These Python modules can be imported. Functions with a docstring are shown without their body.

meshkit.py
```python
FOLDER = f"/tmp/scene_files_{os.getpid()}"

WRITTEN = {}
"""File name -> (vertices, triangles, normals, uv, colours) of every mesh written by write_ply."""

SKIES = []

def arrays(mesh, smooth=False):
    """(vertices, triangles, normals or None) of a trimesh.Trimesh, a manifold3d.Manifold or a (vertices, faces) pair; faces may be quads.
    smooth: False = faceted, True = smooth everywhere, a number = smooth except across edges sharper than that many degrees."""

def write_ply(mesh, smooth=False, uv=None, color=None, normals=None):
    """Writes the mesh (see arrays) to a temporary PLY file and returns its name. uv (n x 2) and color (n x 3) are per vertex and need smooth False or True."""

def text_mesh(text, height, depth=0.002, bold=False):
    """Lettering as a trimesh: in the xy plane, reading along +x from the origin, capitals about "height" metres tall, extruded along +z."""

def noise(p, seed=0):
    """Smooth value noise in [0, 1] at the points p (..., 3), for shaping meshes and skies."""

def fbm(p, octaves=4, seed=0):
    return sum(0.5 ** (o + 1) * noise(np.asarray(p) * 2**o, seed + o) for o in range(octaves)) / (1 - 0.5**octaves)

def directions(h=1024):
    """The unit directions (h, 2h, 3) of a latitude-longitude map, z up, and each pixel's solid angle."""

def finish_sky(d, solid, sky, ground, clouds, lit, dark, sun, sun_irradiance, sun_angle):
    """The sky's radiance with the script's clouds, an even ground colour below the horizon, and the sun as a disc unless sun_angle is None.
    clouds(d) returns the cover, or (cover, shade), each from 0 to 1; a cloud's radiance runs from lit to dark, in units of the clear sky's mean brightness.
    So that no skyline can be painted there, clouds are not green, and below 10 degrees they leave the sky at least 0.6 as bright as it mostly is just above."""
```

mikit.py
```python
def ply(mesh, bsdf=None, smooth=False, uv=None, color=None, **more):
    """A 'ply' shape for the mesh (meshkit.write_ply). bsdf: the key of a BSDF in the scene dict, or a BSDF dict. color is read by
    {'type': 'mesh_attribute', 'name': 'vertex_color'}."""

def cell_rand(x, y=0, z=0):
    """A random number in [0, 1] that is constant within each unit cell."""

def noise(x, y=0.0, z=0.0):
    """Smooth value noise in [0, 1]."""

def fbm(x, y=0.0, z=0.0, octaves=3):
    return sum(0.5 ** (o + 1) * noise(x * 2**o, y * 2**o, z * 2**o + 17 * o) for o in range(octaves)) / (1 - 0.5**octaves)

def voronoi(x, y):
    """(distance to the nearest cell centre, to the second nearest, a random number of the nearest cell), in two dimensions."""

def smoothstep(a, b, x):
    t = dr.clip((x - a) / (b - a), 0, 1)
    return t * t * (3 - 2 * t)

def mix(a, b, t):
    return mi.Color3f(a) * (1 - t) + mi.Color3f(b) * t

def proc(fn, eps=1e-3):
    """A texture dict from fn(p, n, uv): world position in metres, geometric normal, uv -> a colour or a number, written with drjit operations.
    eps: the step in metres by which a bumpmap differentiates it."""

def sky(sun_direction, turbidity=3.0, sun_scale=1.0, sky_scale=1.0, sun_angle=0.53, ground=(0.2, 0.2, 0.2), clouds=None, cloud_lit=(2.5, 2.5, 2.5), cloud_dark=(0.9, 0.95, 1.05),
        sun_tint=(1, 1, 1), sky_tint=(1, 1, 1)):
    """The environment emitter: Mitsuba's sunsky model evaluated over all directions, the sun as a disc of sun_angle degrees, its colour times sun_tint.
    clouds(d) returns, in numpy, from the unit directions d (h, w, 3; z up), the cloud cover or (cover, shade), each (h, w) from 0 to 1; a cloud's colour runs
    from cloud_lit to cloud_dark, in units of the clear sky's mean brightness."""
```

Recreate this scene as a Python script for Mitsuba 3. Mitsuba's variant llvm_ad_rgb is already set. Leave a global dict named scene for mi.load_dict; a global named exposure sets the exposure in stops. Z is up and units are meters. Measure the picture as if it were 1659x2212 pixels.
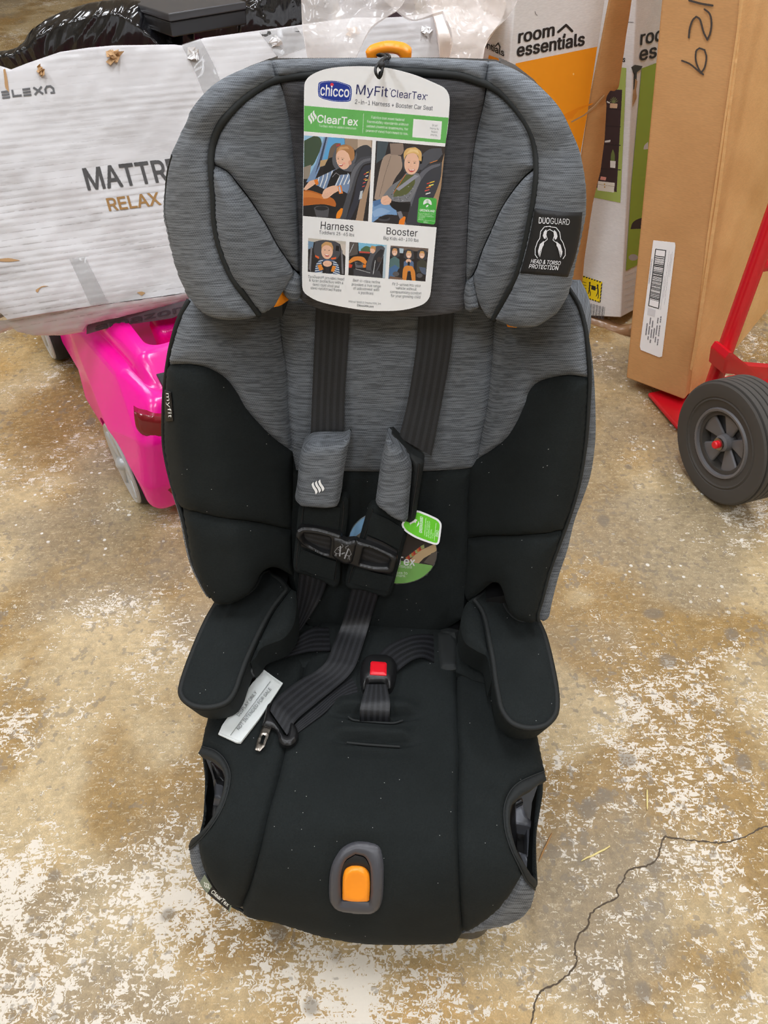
import math, random
import numpy as np, trimesh, shapely, manifold3d as m3
import drjit as dr, mitsuba as mi
import mikit, meshkit
from mikit import proc, noise, fbm, voronoi, smoothstep, mix
from shapely.geometry import Polygon, LineString, Point
from scipy.spatial import Delaunay
scene, labels = {}, {}
rng = np.random.default_rng(7)
# ------------------------------------------------------------------ camera, lights, exposure
IW, IH, FL = 1659, 2212, 1534.0
CAM = np.array([0, 0, 1.12]); _s = math.sqrt(.5)
FW, UP, RT = np.array([0, _s, -_s]), np.array([0, _s, _s]), np.array([1.0, 0, 0])
T = mi.ScalarTransform4f
scene['camera'] = {'type': 'perspective', 'fov': math.degrees(2 * math.atan(IW / 2 / FL)), 'fov_axis': 'x', 'near_clip': .05, 'far_clip': 60,
                   'to_world': T().look_at(origin=CAM.tolist(), target=(CAM + FW).tolist(), up=[0, 0, 1])}
exposure = 0.75
CEIL = 3.4
LAMPS = [(-1.9, -1.3), (-.2, -1.3), (1.5, -1.3), (-1.9, .9), (-.2, 1.0), (1.5, 1.1), (-1.9, 3.2), (-.2, 3.2), (1.5, 3.2)]
LAMP_POWER = 15.0


def lin(c):
    c = np.asarray(c, float) / 255
    return np.where(c <= .04045, c / 12.92, ((c + .055) / 1.055) ** 2.4).tolist()


def rgb(c):
    return {'type': 'rgb', 'value': lin(c)}


def mat(name, color, rough=.6, two=True, bump=None, **k):
    b = {'type': 'principled', 'base_color': rgb(color) if isinstance(color, (tuple, list)) else color, 'roughness': rough, **k}
    if bump is not None:
        b = {'type': 'bumpmap', 'arbitrary': proc(bump[0], bump[1]), 'scale': 1.0, 'bsdf': b}
    scene['mat_' + name] = {'type': 'twosided', 'bsdf': b} if two else b
    return 'mat_' + name


# ------------------------------------------------------------------ geometry helpers
def rays(px):
    px = np.atleast_2d(np.asarray(px, float))
    return FW + RT * ((px[:, :1] - IW / 2) / FL) + UP * ((IH / 2 - px[:, 1:2]) / FL)


class Plane:
    def __init__(s, p, n):
        s.p, s.n = np.asarray(p, float), np.asarray(n, float) / np.linalg.norm(n)

    def hit(s, px, off=0.0):
        r = rays(px)
        return CAM + r * (((s.p - CAM) @ s.n + off) / (r @ s.n))[:, None]

    def normal(s, P):
        return np.tile(s.n, (len(P), 1))


YAW = math.radians(5)
LO = np.array([-.058, 0, 0]); LU = np.array([math.cos(YAW), -math.sin(YAW), 0]); LV = np.array([math.sin(YAW), math.cos(YAW), 0]); LW = np.array([0, 0, 1.0])


def loc(P):
    q = P - LO
    return q @ LU, q @ LV, q @ LW


def wor(u, v, w):
    return LO + np.multiply.outer(u, LU) + np.multiply.outer(v, LV) + np.multiply.outer(w, LW)


def roll(k, x, cap=1.1):
    x = np.maximum(0, x); x1 = cap / (2 * k)
    return np.where(x < x1, k * x * x, k * x1 * x1 + cap * (x - x1))


def ss(a, b, x):
    t = np.clip((x - a) / (b - a), 0, 1)
    return t * t * (3 - 2 * t)


class Implicit:
    def __init__(s, f, t0=.35, t1=1.5):
        s.f, s.ts = f, np.arange(t0, t1, .008)

    def hit(s, px, off=0.0):
        r = rays(px)
        off = np.broadcast_to(off, len(r))
        out = np.zeros_like(r)
        for a in range(0, len(r), 4000):
            q, o = r[a:a + 4000], off[a:a + 4000]
            P = CAM + q[:, None, :] * s.ts[None, :, None]
            v = s.f(P.reshape(-1, 3)).reshape(len(q), -1) - o[:, None]
            neg = v < 0
            i = np.where(neg.any(1), neg.argmax(1), np.abs(v).argmin(1))
            i = np.clip(i, 1, len(s.ts) - 1)
            lo, hi = s.ts[i - 1], s.ts[i]
            for _ in range(14):
                m = (lo + hi) / 2
                k = s.f(CAM + q * m[:, None]) - o < 0
                hi, lo = np.where(k, m, hi), np.where(k, lo, m)
            out[a:a + 4000] = CAM + q * ((lo + hi) / 2)[:, None]
        return out

    def normal(s, P):
        e = 2e-3
        g = np.stack([s.f(P + e * d) - s.f(P - e * d) for d in np.eye(3)], 1)
        return g / np.maximum(np.linalg.norm(g, axis=1, keepdims=True), 1e-9)


def spline(pts, step=6.0, closed=True, corner=50):
    """Smooth curve through the points; sharp turns stay sharp."""
    p = np.asarray(pts, float); n = len(p); d = p.shape[1]
    sharp = []
    for i in range(n):
        if not closed and i in (0, n - 1):
            sharp.append(i); continue
        a, b = p[i] - p[i - 1], p[(i + 1) % n] - p[i]
        c = a @ b / (np.linalg.norm(a) * np.linalg.norm(b) + 1e-12)
        if math.degrees(math.acos(np.clip(c, -1, 1))) > corner:
            sharp.append(i)
    out = []
    for i in range(n if closed else n - 1):
        j = (i + 1) % n
        p0 = p[i] + (p[i] - p[j]) if i in sharp else p[i - 1]
        p3 = p[j] + (p[j] - p[i]) if j in sharp else p[(j + 1) % n]
        L = np.linalg.norm(p[j] - p[i])
        m1 = (p[j] - p0) / 2 * min(1, 2 * L / (np.linalg.norm(p[j] - p0) + 1e-9)); m2 = (p3 - p[i]) / 2 * min(1, 2 * L / (np.linalg.norm(p3 - p[i]) + 1e-9))
        k = max(1, int(math.ceil(L / step)))
        t = (np.arange(k) / k)[:, None]
        out.append((2 * t**3 - 3 * t**2 + 1) * p[i] + (t**3 - 2 * t**2 + t) * m1 + (-2 * t**3 + 3 * t**2) * p[j] + (t**3 - t**2) * m2)
    if not closed:
        out.append(p[-1:])
    return np.vstack(out)


def fill(outline, step, smooth=True, holes=()):
    """Triangulated interior of a closed outline in the plane of the photograph's grid: points, triangles, distance to the rim."""
    o = spline(outline, step) if smooth else spline(outline, step, corner=0)
    hs = [spline(h, step) for h in holes]
    poly = Polygon(o, hs).buffer(0)
    if poly.geom_type != 'Polygon':
        poly = max(poly.geoms, key=lambda g: g.area)
    ring = [np.asarray(poly.exterior.coords)[:-1]] + [np.asarray(h.coords)[:-1] for h in poly.interiors]
    x0, y0, x1, y1 = poly.bounds
    gx, gy = np.meshgrid(np.arange(x0, x1, step), np.arange(y0, y1, step * .87))
    gx = gx + (np.arange(gx.shape[0]) % 2)[:, None] * step / 2
    g = np.c_[gx.ravel(), gy.ravel()]
    inner = poly.buffer(-.55 * step)
    g = g[shapely.contains_xy(inner, g)] if not inner.is_empty else g[:0]
    P = np.vstack(ring + [g])
    tri = Delaunay(P).simplices
    c = P[tri].mean(1)
    tri = tri[shapely.contains_xy(poly.buffer(.05), c)]
    a, b, d = P[tri[:, 0]], P[tri[:, 1]], P[tri[:, 2]]
    area = (b[:, 0] - a[:, 0]) * (d[:, 1] - a[:, 1]) - (b[:, 1] - a[:, 1]) * (d[:, 0] - a[:, 0])
    tri = np.where((area > 0)[:, None], tri[:, ::-1], tri)[np.abs(area) > 1e-6]
    dist = shapely.distance(shapely.points(P), poly.boundary)
    return P, tri, dist


def solid(front, back, tri):
    """Closed mesh from a front sheet and a back sheet that share their triangles."""
    n = len(front)
    e = np.vstack([tri[:, [0, 1]], tri[:, [1, 2]], tri[:, [2, 0]]])
    k = np.sort(e, 1); u, inv, cnt = np.unique(k, axis=0, return_inverse=True, return_counts=True)
    be = e[cnt[inv.ravel()] == 1]
    u = np.unique(be); ix = np.zeros(n, int); ix[u] = np.arange(len(u)); be = ix[be] + 2 * n; k = len(u)
    side = np.vstack([np.c_[be[:, 1], be[:, 0], be[:, 0] + k], np.c_[be[:, 1], be[:, 0] + k, be[:, 1] + k]])
    m = trimesh.Trimesh(np.vstack([front, back, front[u], back[u]]), np.vstack([tri, tri[:, ::-1] + n, side]), process=False)
    m.metadata['rows'] = np.r_[np.arange(n), np.arange(n), u, u]
    return m


def put(key, mesh, bsdf, smooth=35, **k):
    if isinstance(mesh, (list, tuple)):
        mesh = trimesh.util.concatenate(list(mesh))
    if bsdf in ('mat_grey_weave', 'mat_dark_weave') and 'uv' in mesh.metadata:
        smooth, k = True, {'uv': mesh.metadata['uv'], **k}
    scene[key] = mikit.ply(mesh, bsdf, smooth=smooth, **k)
    return key


def tag(key, label, cat=None, group=None, kind=None):
    labels[key] = {a: b for a, b in (('label', label), ('category', cat), ('group', group), ('kind', kind)) if b}


def struct(key, label=None):
    labels[key] = {'kind': 'structure', **({'label': label} if label else {})}


COUNT = {}


def num(key):
    n = COUNT.get(key, 0); COUNT[key] = n + 1
    return key if n == 0 else f'{key}_{n:03d}'


def panel(key, outline, S, bsdf, puff=.0, r=.02, thick=.01, off=0.0, step=7, bdir=None, shape=None, smooth=True, ang=50, taper=0, holes=(), mk=True):
    P, tri, dist = fill(outline, step, smooth, holes)
    A = S.hit(P, off); N = S.normal(A)
    if S in (SB, SH):  # cloth swells towards the sitter
        N = N - .9 * LV; N /= np.linalg.norm(N, axis=1, keepdims=True)
    dm = dist * ((A - CAM) @ FW) / FL
    h = puff * np.sqrt(np.maximum(0, 1 - (1 - np.minimum(dm / r, 1)) ** 2))
    if shape is not None:
        h = h + shape(P, A, dm)
    front = A + N * h[:, None]
    back = A - (N if bdir is None else -np.asarray(bdir)[None]) * thick
    if taper:
        c = back.mean(0); back = back + (c - back) * taper
    m = solid(front, back, tri)
    m.metadata['uv'] = P[m.metadata['rows']].copy()
    k = len(m.metadata['rows']); nb = (k - 2 * len(P)) // 2
    m.metadata['uv'][k - nb:] += thick * 1500
    if not mk:
        return m
    return put(key, m, bsdf, ang)


def sweep(path, rad, n=10, closed=False, flat=None):
    """Round tube along a 3-D path."""
    p = np.asarray(path, float); k = len(p)
    rad = np.broadcast_to(rad, k)
    t = np.gradient(p, axis=0) if not closed else np.roll(p, -1, 0) - np.roll(p, 1, 0)
    t /= np.maximum(np.linalg.norm(t, axis=1, keepdims=True), 1e-12)
    a = np.cross(t[0], [0, 0, 1.0]);
    if np.linalg.norm(a) < .1: a = np.cross(t[0], [1.0, 0, 0])
    f = []
    for i in range(k):
        a = a - t[i] * (a @ t[i]); a /= np.linalg.norm(a); f.append((a.copy(), np.cross(t[i], a)))
    th = np.arange(n) / n * 2 * np.pi
    V = np.vstack([p[i] + rad[i] * (np.outer(np.cos(th), f[i][0]) + np.outer(np.sin(th), f[i][1])) for i in range(k)])
    F = []
    for i in range(k if closed else k - 1):
        j = (i + 1) % k
        q = np.arange(n); w = (q + 1) % n
        F += [np.c_[i * n + q, i * n + w, j * n + w], np.c_[i * n + q, j * n + w, j * n + q]]
    if not closed:
        V = np.vstack([V, p[0], p[-1]]); q = np.arange(n); w = (q + 1) % n
        F += [np.c_[w, q, q * 0 + k * n], np.c_[(k - 1) * n + q, (k - 1) * n + w, q * 0 + k * n + 1]]
    return trimesh.Trimesh(V, np.vstack(F), process=False)


def pipe(key, px, S, bsdf, rad=.0025, off=.001, closed=False, step=8):
    c = spline(px, step, closed)
    return put(key, sweep(S.hit(c, off), rad, 8, closed), bsdf, True)


def ribbon(key, st, S, bsdf, thick=.0012, off=None, nu=9, step=8, bulge=0, uvs=.05):
    """Band between two traced edges: st = rows of (left x, y, right x, y, how far in front of S)."""
    st = np.asarray(st, float)
    c = spline(st[:, :5], step, False, corner=181)
    k = len(c)
    t = np.linspace(0, 1, nu)
    P = c[:, None, 0:2] * (1 - t)[None, :, None] + c[:, None, 2:4] * t[None, :, None]
    o = np.repeat(c[:, 4], nu) + bulge * np.tile(4 * t * (1 - t), k)
    A = S.hit(P.reshape(-1, 2), o)
    if hasattr(S, 'f'):  # even out jumps where the ray leaves one cushion for the next
        D = ((A - CAM) @ FW).reshape(k, nu)
        for _ in range(30):
            D[1:-1] = (D[:-2] + 2 * D[1:-1] + D[2:]) / 4
        A = CAM + rays(P.reshape(-1, 2)) * D.ravel()[:, None]
    G = A.reshape(k, nu, 3)
    du, dv = np.gradient(G, axis=1), np.gradient(G, axis=0)
    N = np.cross(du, dv); N /= np.maximum(np.linalg.norm(N, axis=2, keepdims=True), 1e-12)
    if (N.reshape(-1, 3).mean(0) @ (CAM - A.mean(0))) < 0: N = -N; flip = True
    else: flip = False
    i, j = np.meshgrid(np.arange(k - 1), np.arange(nu - 1), indexing='ij'); q = (i * nu + j).ravel()
    tri = np.vstack([np.c_[q, q + 1, q + nu + 1], np.c_[q, q + nu + 1, q + nu]])
    if flip: tri = tri[:, ::-1]
    m = solid(A, A - N.reshape(-1, 3) * thick, tri); ro_ = m.metadata['rows']
    L = np.r_[0, np.cumsum(np.linalg.norm(np.diff(G[:, nu // 2], axis=0), axis=1))]
    uv = np.c_[np.tile(t, k), np.repeat(L, nu)]
    scene[key] = mikit.ply(m, bsdf, smooth=True, uv=uv[ro_])
    return key


_T = {}


def glyphs(text, bold=False):
    if (text, bold) not in _T:
        m = meshkit.text_mesh(text, 1.0, .1, bold)
        f = m.faces[m.face_normals[:, 2] > .9]
        u, inv = np.unique(f, return_inverse=True)
        _T[text, bold] = (m.vertices[u][:, :2], inv.reshape(-1, 3))
    return _T[text, bold]


def text_px(text, a, b, cap, bold=False, slant=0.0, up=None):
    """Lettering whose baseline runs from a to b on the photograph's grid."""
    v, f = glyphs(text, bold)
    a, b = np.asarray(a, float), np.asarray(b, float)
    w0, w1 = v[:, 0].min(), v[:, 0].max()
    ex = (b - a) / (w1 - w0)
    if up is None:
        d = (b - a) / np.linalg.norm(b - a); up = np.array([d[1], -d[0]])
    up = np.asarray(up, float) * cap
    dx = ex / np.linalg.norm(ex) * cap * slant
    return a + np.outer(v[:, 0] - w0, ex) + np.outer(v[:, 1], up + dx), f


class Print:
    """Flat print: coloured shapes, later ones over earlier ones, and lettering on top."""
    def __init__(s, fn=lambda p: p):
        s.fn, s.items, s.texts = fn, [], []

    def poly(s, pts, col, rnd=0, smooth=False):
        p = spline(pts, 3 if s.fn is None else 12) if smooth else np.asarray(pts, float)
        g = Polygon([tuple(x) for x in s.fn(np.asarray(p, float))]).buffer(0)
        if rnd: g = g.buffer(rnd).buffer(-2 * rnd).buffer(rnd)
        s.items.append((g, col)); return g

    def line(s, pts, w, col):
        s.items.append((LineString(s.fn(np.asarray(pts, float))).buffer(w / 2, cap_style=1), col))

    def ell(s, c, rx, ry, col, rot=0):
        t = np.linspace(0, 2 * np.pi, 28, endpoint=False); q = np.c_[rx * np.cos(t), ry * np.sin(t)]
        a = math.radians(rot); q = q @ np.array([[math.cos(a), math.sin(a)], [-math.sin(a), math.cos(a)]])
        s.poly(q + np.asarray(c), col)

    def text(s, text, a, b, cap, col, bold=False, slant=0.0, up=None):
        a, b = s.fn(np.array([a, b], float))
        k = s.fn(np.array([[0, 0], [0, 1.0]])); k = np.linalg.norm(k[1] - k[0])
        s.texts.append((*text_px(text, a, b, cap * k, bold, slant, up), col))

    def clip(s, g, i0):
        g = Polygon([tuple(x) for x in s.fn(np.asarray(g, float))])
        s.items[i0:] = [(a.intersection(g), c) for a, c in s.items[i0:]]

    def mesh(s, S, off, toff=.00012, dens=None):
        V, F, C, n, top = [], [], [], 0, None
        for g, c in reversed(s.items):
            vis = g if top is None else g.difference(top)
            top = g if top is None else top.union(g)
            for q in getattr(vis, 'geoms', [vis]):
                if q.geom_type != 'Polygon' or q.area < .05: continue
                try: v, f = trimesh.creation.triangulate_polygon(q, engine='earcut')
                except Exception: continue
                if dens:
                    v, f = trimesh.remesh.subdivide_to_size(np.c_[v, v[:, 0] * 0], f, dens); v = v[:, :2]
                V.append(S.hit(v, off)); F.append(np.asarray(f) + n); C.append(np.tile(lin(c), (len(v), 1))); n += len(v)
        for v, f, c in s.texts:
            V.append(S.hit(v, off + toff)); F.append(f + n); C.append(np.tile(lin(c), (len(v), 1))); n += len(v)
        return trimesh.Trimesh(np.vstack(V), np.vstack(F), process=False), np.vstack(C)

    def put(s, key, S, off, bsdf, **k):
        m, c = s.mesh(S, off, **k)
        nf = m.face_normals
        if (nf * (CAM - m.triangles_center)).sum(1).mean() < 0 or True:
            flip = (nf * (CAM - m.triangles_center)).sum(1) < 0
            m.faces[flip] = m.faces[flip][:, ::-1]
        scene[key] = mikit.ply(trimesh.Trimesh(m.vertices, m.faces, process=False), bsdf, smooth=False, color=c)
        return key


def hull(pts, rad, seg=16):
    """Rounded solid: the hull of equal balls at the points."""
    s = m3.Manifold.sphere(rad, seg)
    return m3.Manifold.batch_hull([s.translate(list(map(float, p))) for p in pts])


def tm(man, refine=None):
    if refine: man = man.refine_to_length(refine)
    m = man.to_mesh(); return trimesh.Trimesh(m.vert_properties[:, :3], m.tri_verts, process=False)


def rbox(c, size, rad=.004, R=None, seg=12):
    h = np.asarray(size) / 2 - rad
    p = np.array([[x, y, z] for x in (-1, 1) for y in (-1, 1) for z in (-1, 1)]) * h
    if R is not None: p = p @ np.asarray(R)
    return tm(hull(p + np.asarray(c), rad, seg))


# ------------------------------------------------------------------ materials
def floor_color(p, n, uv):
    x, y = p.x, p.y
    wx, wy = x + .06 * fbm(x * 5, y * 5, 3), y + .06 * fbm(x * 5, y * 5, 9)
    big, mid = fbm(wx * 1.6, wy * 1.6, 1, octaves=4), fbm(wx * 6, wy * 6, 5, octaves=4)
    fine, grit = fbm(x * 110, y * 110, 2, octaves=4), noise(x * 900, y * 900, 4)
    c = mix(lin((152, 122, 72)), lin((186, 164, 124)), smoothstep(.35, .62, mid))
    c = mix(c, lin((168, 126, 54)), smoothstep(.48, .66, big) * .7)
    c = mix(c, lin((148, 132, 106)), smoothstep(.55, .72, fbm(wx * 3.1 + 7, wy * 3.1, 8)) * .75)
    brush = noise(x * 40 + 3 * noise(x * 6, y * 6), y * 190 + 8 * noise(x * 4, y * 4, 2), 6)
    c = c * (.70 + .42 * fine + .14 * brush) * (.86 + .26 * grit)
    front = smoothstep(1.2, .2, y - .25 * x)
    m = .5 * (fbm(wx * 8 + 4, wy * 8, 12) - .5) + .40 * (fbm(wx * 2.2, wy * 2.2, 13) - .5)
    spk = fbm(x * 330 + 10 * fine, y * 330 + 10 * mid, 14, octaves=3)
    flake = .38 * fbm(wx * 60, wy * 60, 11, octaves=3) + .62 * spk + m
    lim = .705 - .13 * front
    w = smoothstep(lim, lim + .03, flake)
    c = mix(c, c * .5 + mi.Color3f(lin((215, 200, 170))) * .5, smoothstep(.62, .74, spk) * .75)
    c = mix(c, lin((220, 211, 196)), w * .9)
    c = mix(c, lin((128, 116, 100)), smoothstep(.66, .74, fbm(x * 95 + 3, y * 95, 21, octaves=3) + .35 * (fbm(wx * 5, wy * 5, 22) - .5)) * .55)
    drops = voronoi(x * 42, y * 42)
    c = mix(c, lin((220, 216, 206)), smoothstep(.26, .2, drops[0] + .2 * fine) * smoothstep(.82, .84, drops[2]) * smoothstep(.5, .58, fbm(x * 2.6 + 5, y * 2.6, 15)) * smoothstep(.7, 1.0, y))
    dark = voronoi(wx * 11, wy * 11)
    c = mix(c, lin((120, 108, 92)), smoothstep(.2, .1, dark[0] + .3 * mid - .1) * smoothstep(.75, .8, dark[2]) * .7)
    return c


def floor_rough(p, n, uv):
    return .34 + .3 * fbm(p.x * 7, p.y * 7, 5)


def floor_bump(p, n, uv):
    return .0012 * fbm(p.x * 60, p.y * 60, 2)


def weave(c0, c1):
    def fn(p, n, uv):  # uv in units of about half a millimetre of cloth
        x, y = uv.x, uv.y
        line = .6 * noise(x / 30, y / 1.35, 3) + .4 * noise(x / 10, y / 1.1, 5)
        thread = dr.sin(x * 1.55) * dr.sin(y * .8) * .5 + .5
        return mix(c0, c1, dr.clip(.17 + .54 * smoothstep(.2, .8, line) + .28 * thread, 0, 1.1))
    return fn


def black_cloth(p, n, uv):
    k = fbm(p.x * 30, (p.y + p.z) * 30, p.z * 10)
    v = voronoi(p.x * 52, (p.y + .7 * p.z) * 52)
    c = mix(lin((23, 27, 27)), lin((30, 34, 34)), k) * (.8 + .4 * noise(p.x * 900, p.y * 900, p.z * 900))
    return mix(c, lin((190, 190, 185)), smoothstep(.032, .02, v[0]) * smoothstep(.88, .89, v[2]) * .6)


def webbing(p, n, uv):
    band = dr.abs(dr.sin(uv.x * math.pi * 5))
    tw = .5 + .5 * dr.sin(uv.y * 2600 + dr.sin(uv.x * 60) * 3)
    return mix(lin((17, 17, 19)), lin((45, 46, 50)), smoothstep(.55, .95, band) * .45 + .35 * tw * noise(uv.x * 60, uv.y * 900))


def card(c0, c1):
    def fn(p, n, uv):
        return mix(c0, c1, fbm(p.x * 12, p.y * 12, p.z * 12)) * (.93 + .12 * noise(p.x * 160, p.y * 160, p.z * 500))
    return fn


def mattress_h(p):
    return -.171 * p.y * -2.747 + .866 * p.z - .171 * p.x


def mattress_white(p, n, uv):
    h = mattress_h(p)
    c = mix(lin((186, 183, 184)), lin((208, 206, 207)), fbm(p.x * 6, p.y * 6, p.z * 6))
    l = h * 85 + .5 * noise(p.x * 4, h * 8)
    edge = dr.abs(l - dr.floor(l) - .5) * 2
    thin = smoothstep(.72, .95, edge) * smoothstep(.35, .7, fbm(p.x * 9, dr.floor(l) * 3.7, 1, octaves=3)) * smoothstep(.30, .6, fbm(p.x * 120, h * 300, 2))
    cloud = smoothstep(.48, .75, fbm(p.x * 7, h * 14, 4)) * fbm(p.x * 40, h * 200, 3)
    low = smoothstep(1.56, 1.2, h)
    return mix(c, lin((128, 122, 118)), dr.clip(thin * .5 + cloud * .5, 0, 1) * (.1 + .9 * low))


def mattress_bump(p, n, uv):
    h = mattress_h(p)
    return .00035 * dr.sin(h * 85 * 6.283) * noise(p.x * 5, h * 20) + .004 * fbm(p.x * 14, h * 14, 3)


mat('floor', proc(floor_color), proc(floor_rough), bump=(floor_bump, .0015), specular=.45)
mat('ceiling', (225, 225, 220), .9)
mat('wall', (205, 203, 196), .9)
mat('grey_weave', proc(weave(lin((46, 48, 52)), lin((120, 125, 131)))), .85, sheen=.25)
mat('dark_weave', proc(weave(lin((42, 42, 44)), lin((92, 92, 96)))), .85, sheen=.2)
mat('black_cloth', proc(black_cloth), .9, sheen=.22, specular=.25)
mat('black_trim', (27, 30, 30), .75, sheen=.3)
mat('webbing', proc(webbing), .5, specular=.45)
mat('black_plastic', (26, 26, 27), .36)
mat('grey_plastic', (70, 70, 75), .4)
mat('bracket', (118, 120, 126), .35)
mat('orange_plastic', (252, 150, 30), .35)
mat('red_plastic', (228, 24, 40), .35)
mat('steel', (150, 142, 132), .3, metallic=1.0)
mat('paper', (240, 241, 243), .35)
mat('label_cloth', (228, 232, 230), .8)
mat('label_black', (24, 23, 24), .6)
mat('olive', (128, 138, 120), .8)
mat('ink', (52, 50, 50), .6)
mat('silver', (225, 225, 228), .5)
mat('grey_ink', (150, 150, 152), .5)
mat('print', {'type': 'mesh_attribute', 'name': 'vertex_color'}, .38)
mat('print_matte', {'type': 'mesh_attribute', 'name': 'vertex_color'}, .65)
mat('pink', (238, 8, 150), .22, clearcoat=.6, clearcoat_gloss=.9)
mat('rubber', (38, 37, 36), .75)
mat('tyre', (70, 67, 63), .8)
mat('hub_grey', (104, 103, 105), .5)
mat('wheel_silver', (190, 192, 195), .35, metallic=.3)
mat('red_paint', (198, 14, 30), .25, clearcoat=.5)
mat('tail_red', (120, 8, 18), .12, clearcoat=1.0)
mat('cardboard', proc(card(lin((186, 138, 88)), lin((204, 156, 104)))), .75)
mat('cardboard_light', proc(card(lin((206, 158, 100)), lin((222, 178, 122)))), .75)
mat('cardboard_torn', (176, 140, 100), .85)
mat('white_card', proc(card(lin((214, 212, 212)), lin((232, 231, 231)))), .5)
mat('mattress_white', proc(mattress_white), .38, bump=(mattress_bump, .002), specular=.5)
mat('black_film', (16, 16, 19), .13, specular=.8)
mat('black_box', (24, 23, 25), .32); mat('lid_black', (58, 57, 59), .3)  # lid greyer than the tray: its glossy reflection is painted into the colour
mat('maroon', (52, 30, 36), .4)
scene['mat_film'] = {'type': 'blendbsdf', 'weight': .34, 'a': {'type': 'thindielectric', 'int_ior': 1.5}, 'b': {'type': 'twosided', 'bsdf': {'type': 'principled', 'base_color': rgb((240, 232, 228)), 'roughness': .15, 'specular': .7}}}
scene['mat_tape'] = {'type': 'blendbsdf', 'weight': .05, 'a': {'type': 'thindielectric', 'int_ior': 1.5}, 'b': {'type': 'twosided', 'bsdf': {'type': 'principled', 'base_color': rgb((236, 234, 232)), 'roughness': .2}}}
scene['mat_grey_film'] = {'type': 'blendbsdf', 'weight': .72, 'a': {'type': 'thindielectric', 'int_ior': 1.5}, 'b': {'type': 'twosided', 'bsdf': {'type': 'principled', 'base_color': rgb((98, 92, 98)), 'roughness': .3}}}
BC, GW, DW, BT = 'mat_black_cloth', 'mat_grey_weave', 'mat_dark_weave', 'mat_black_trim'

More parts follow.
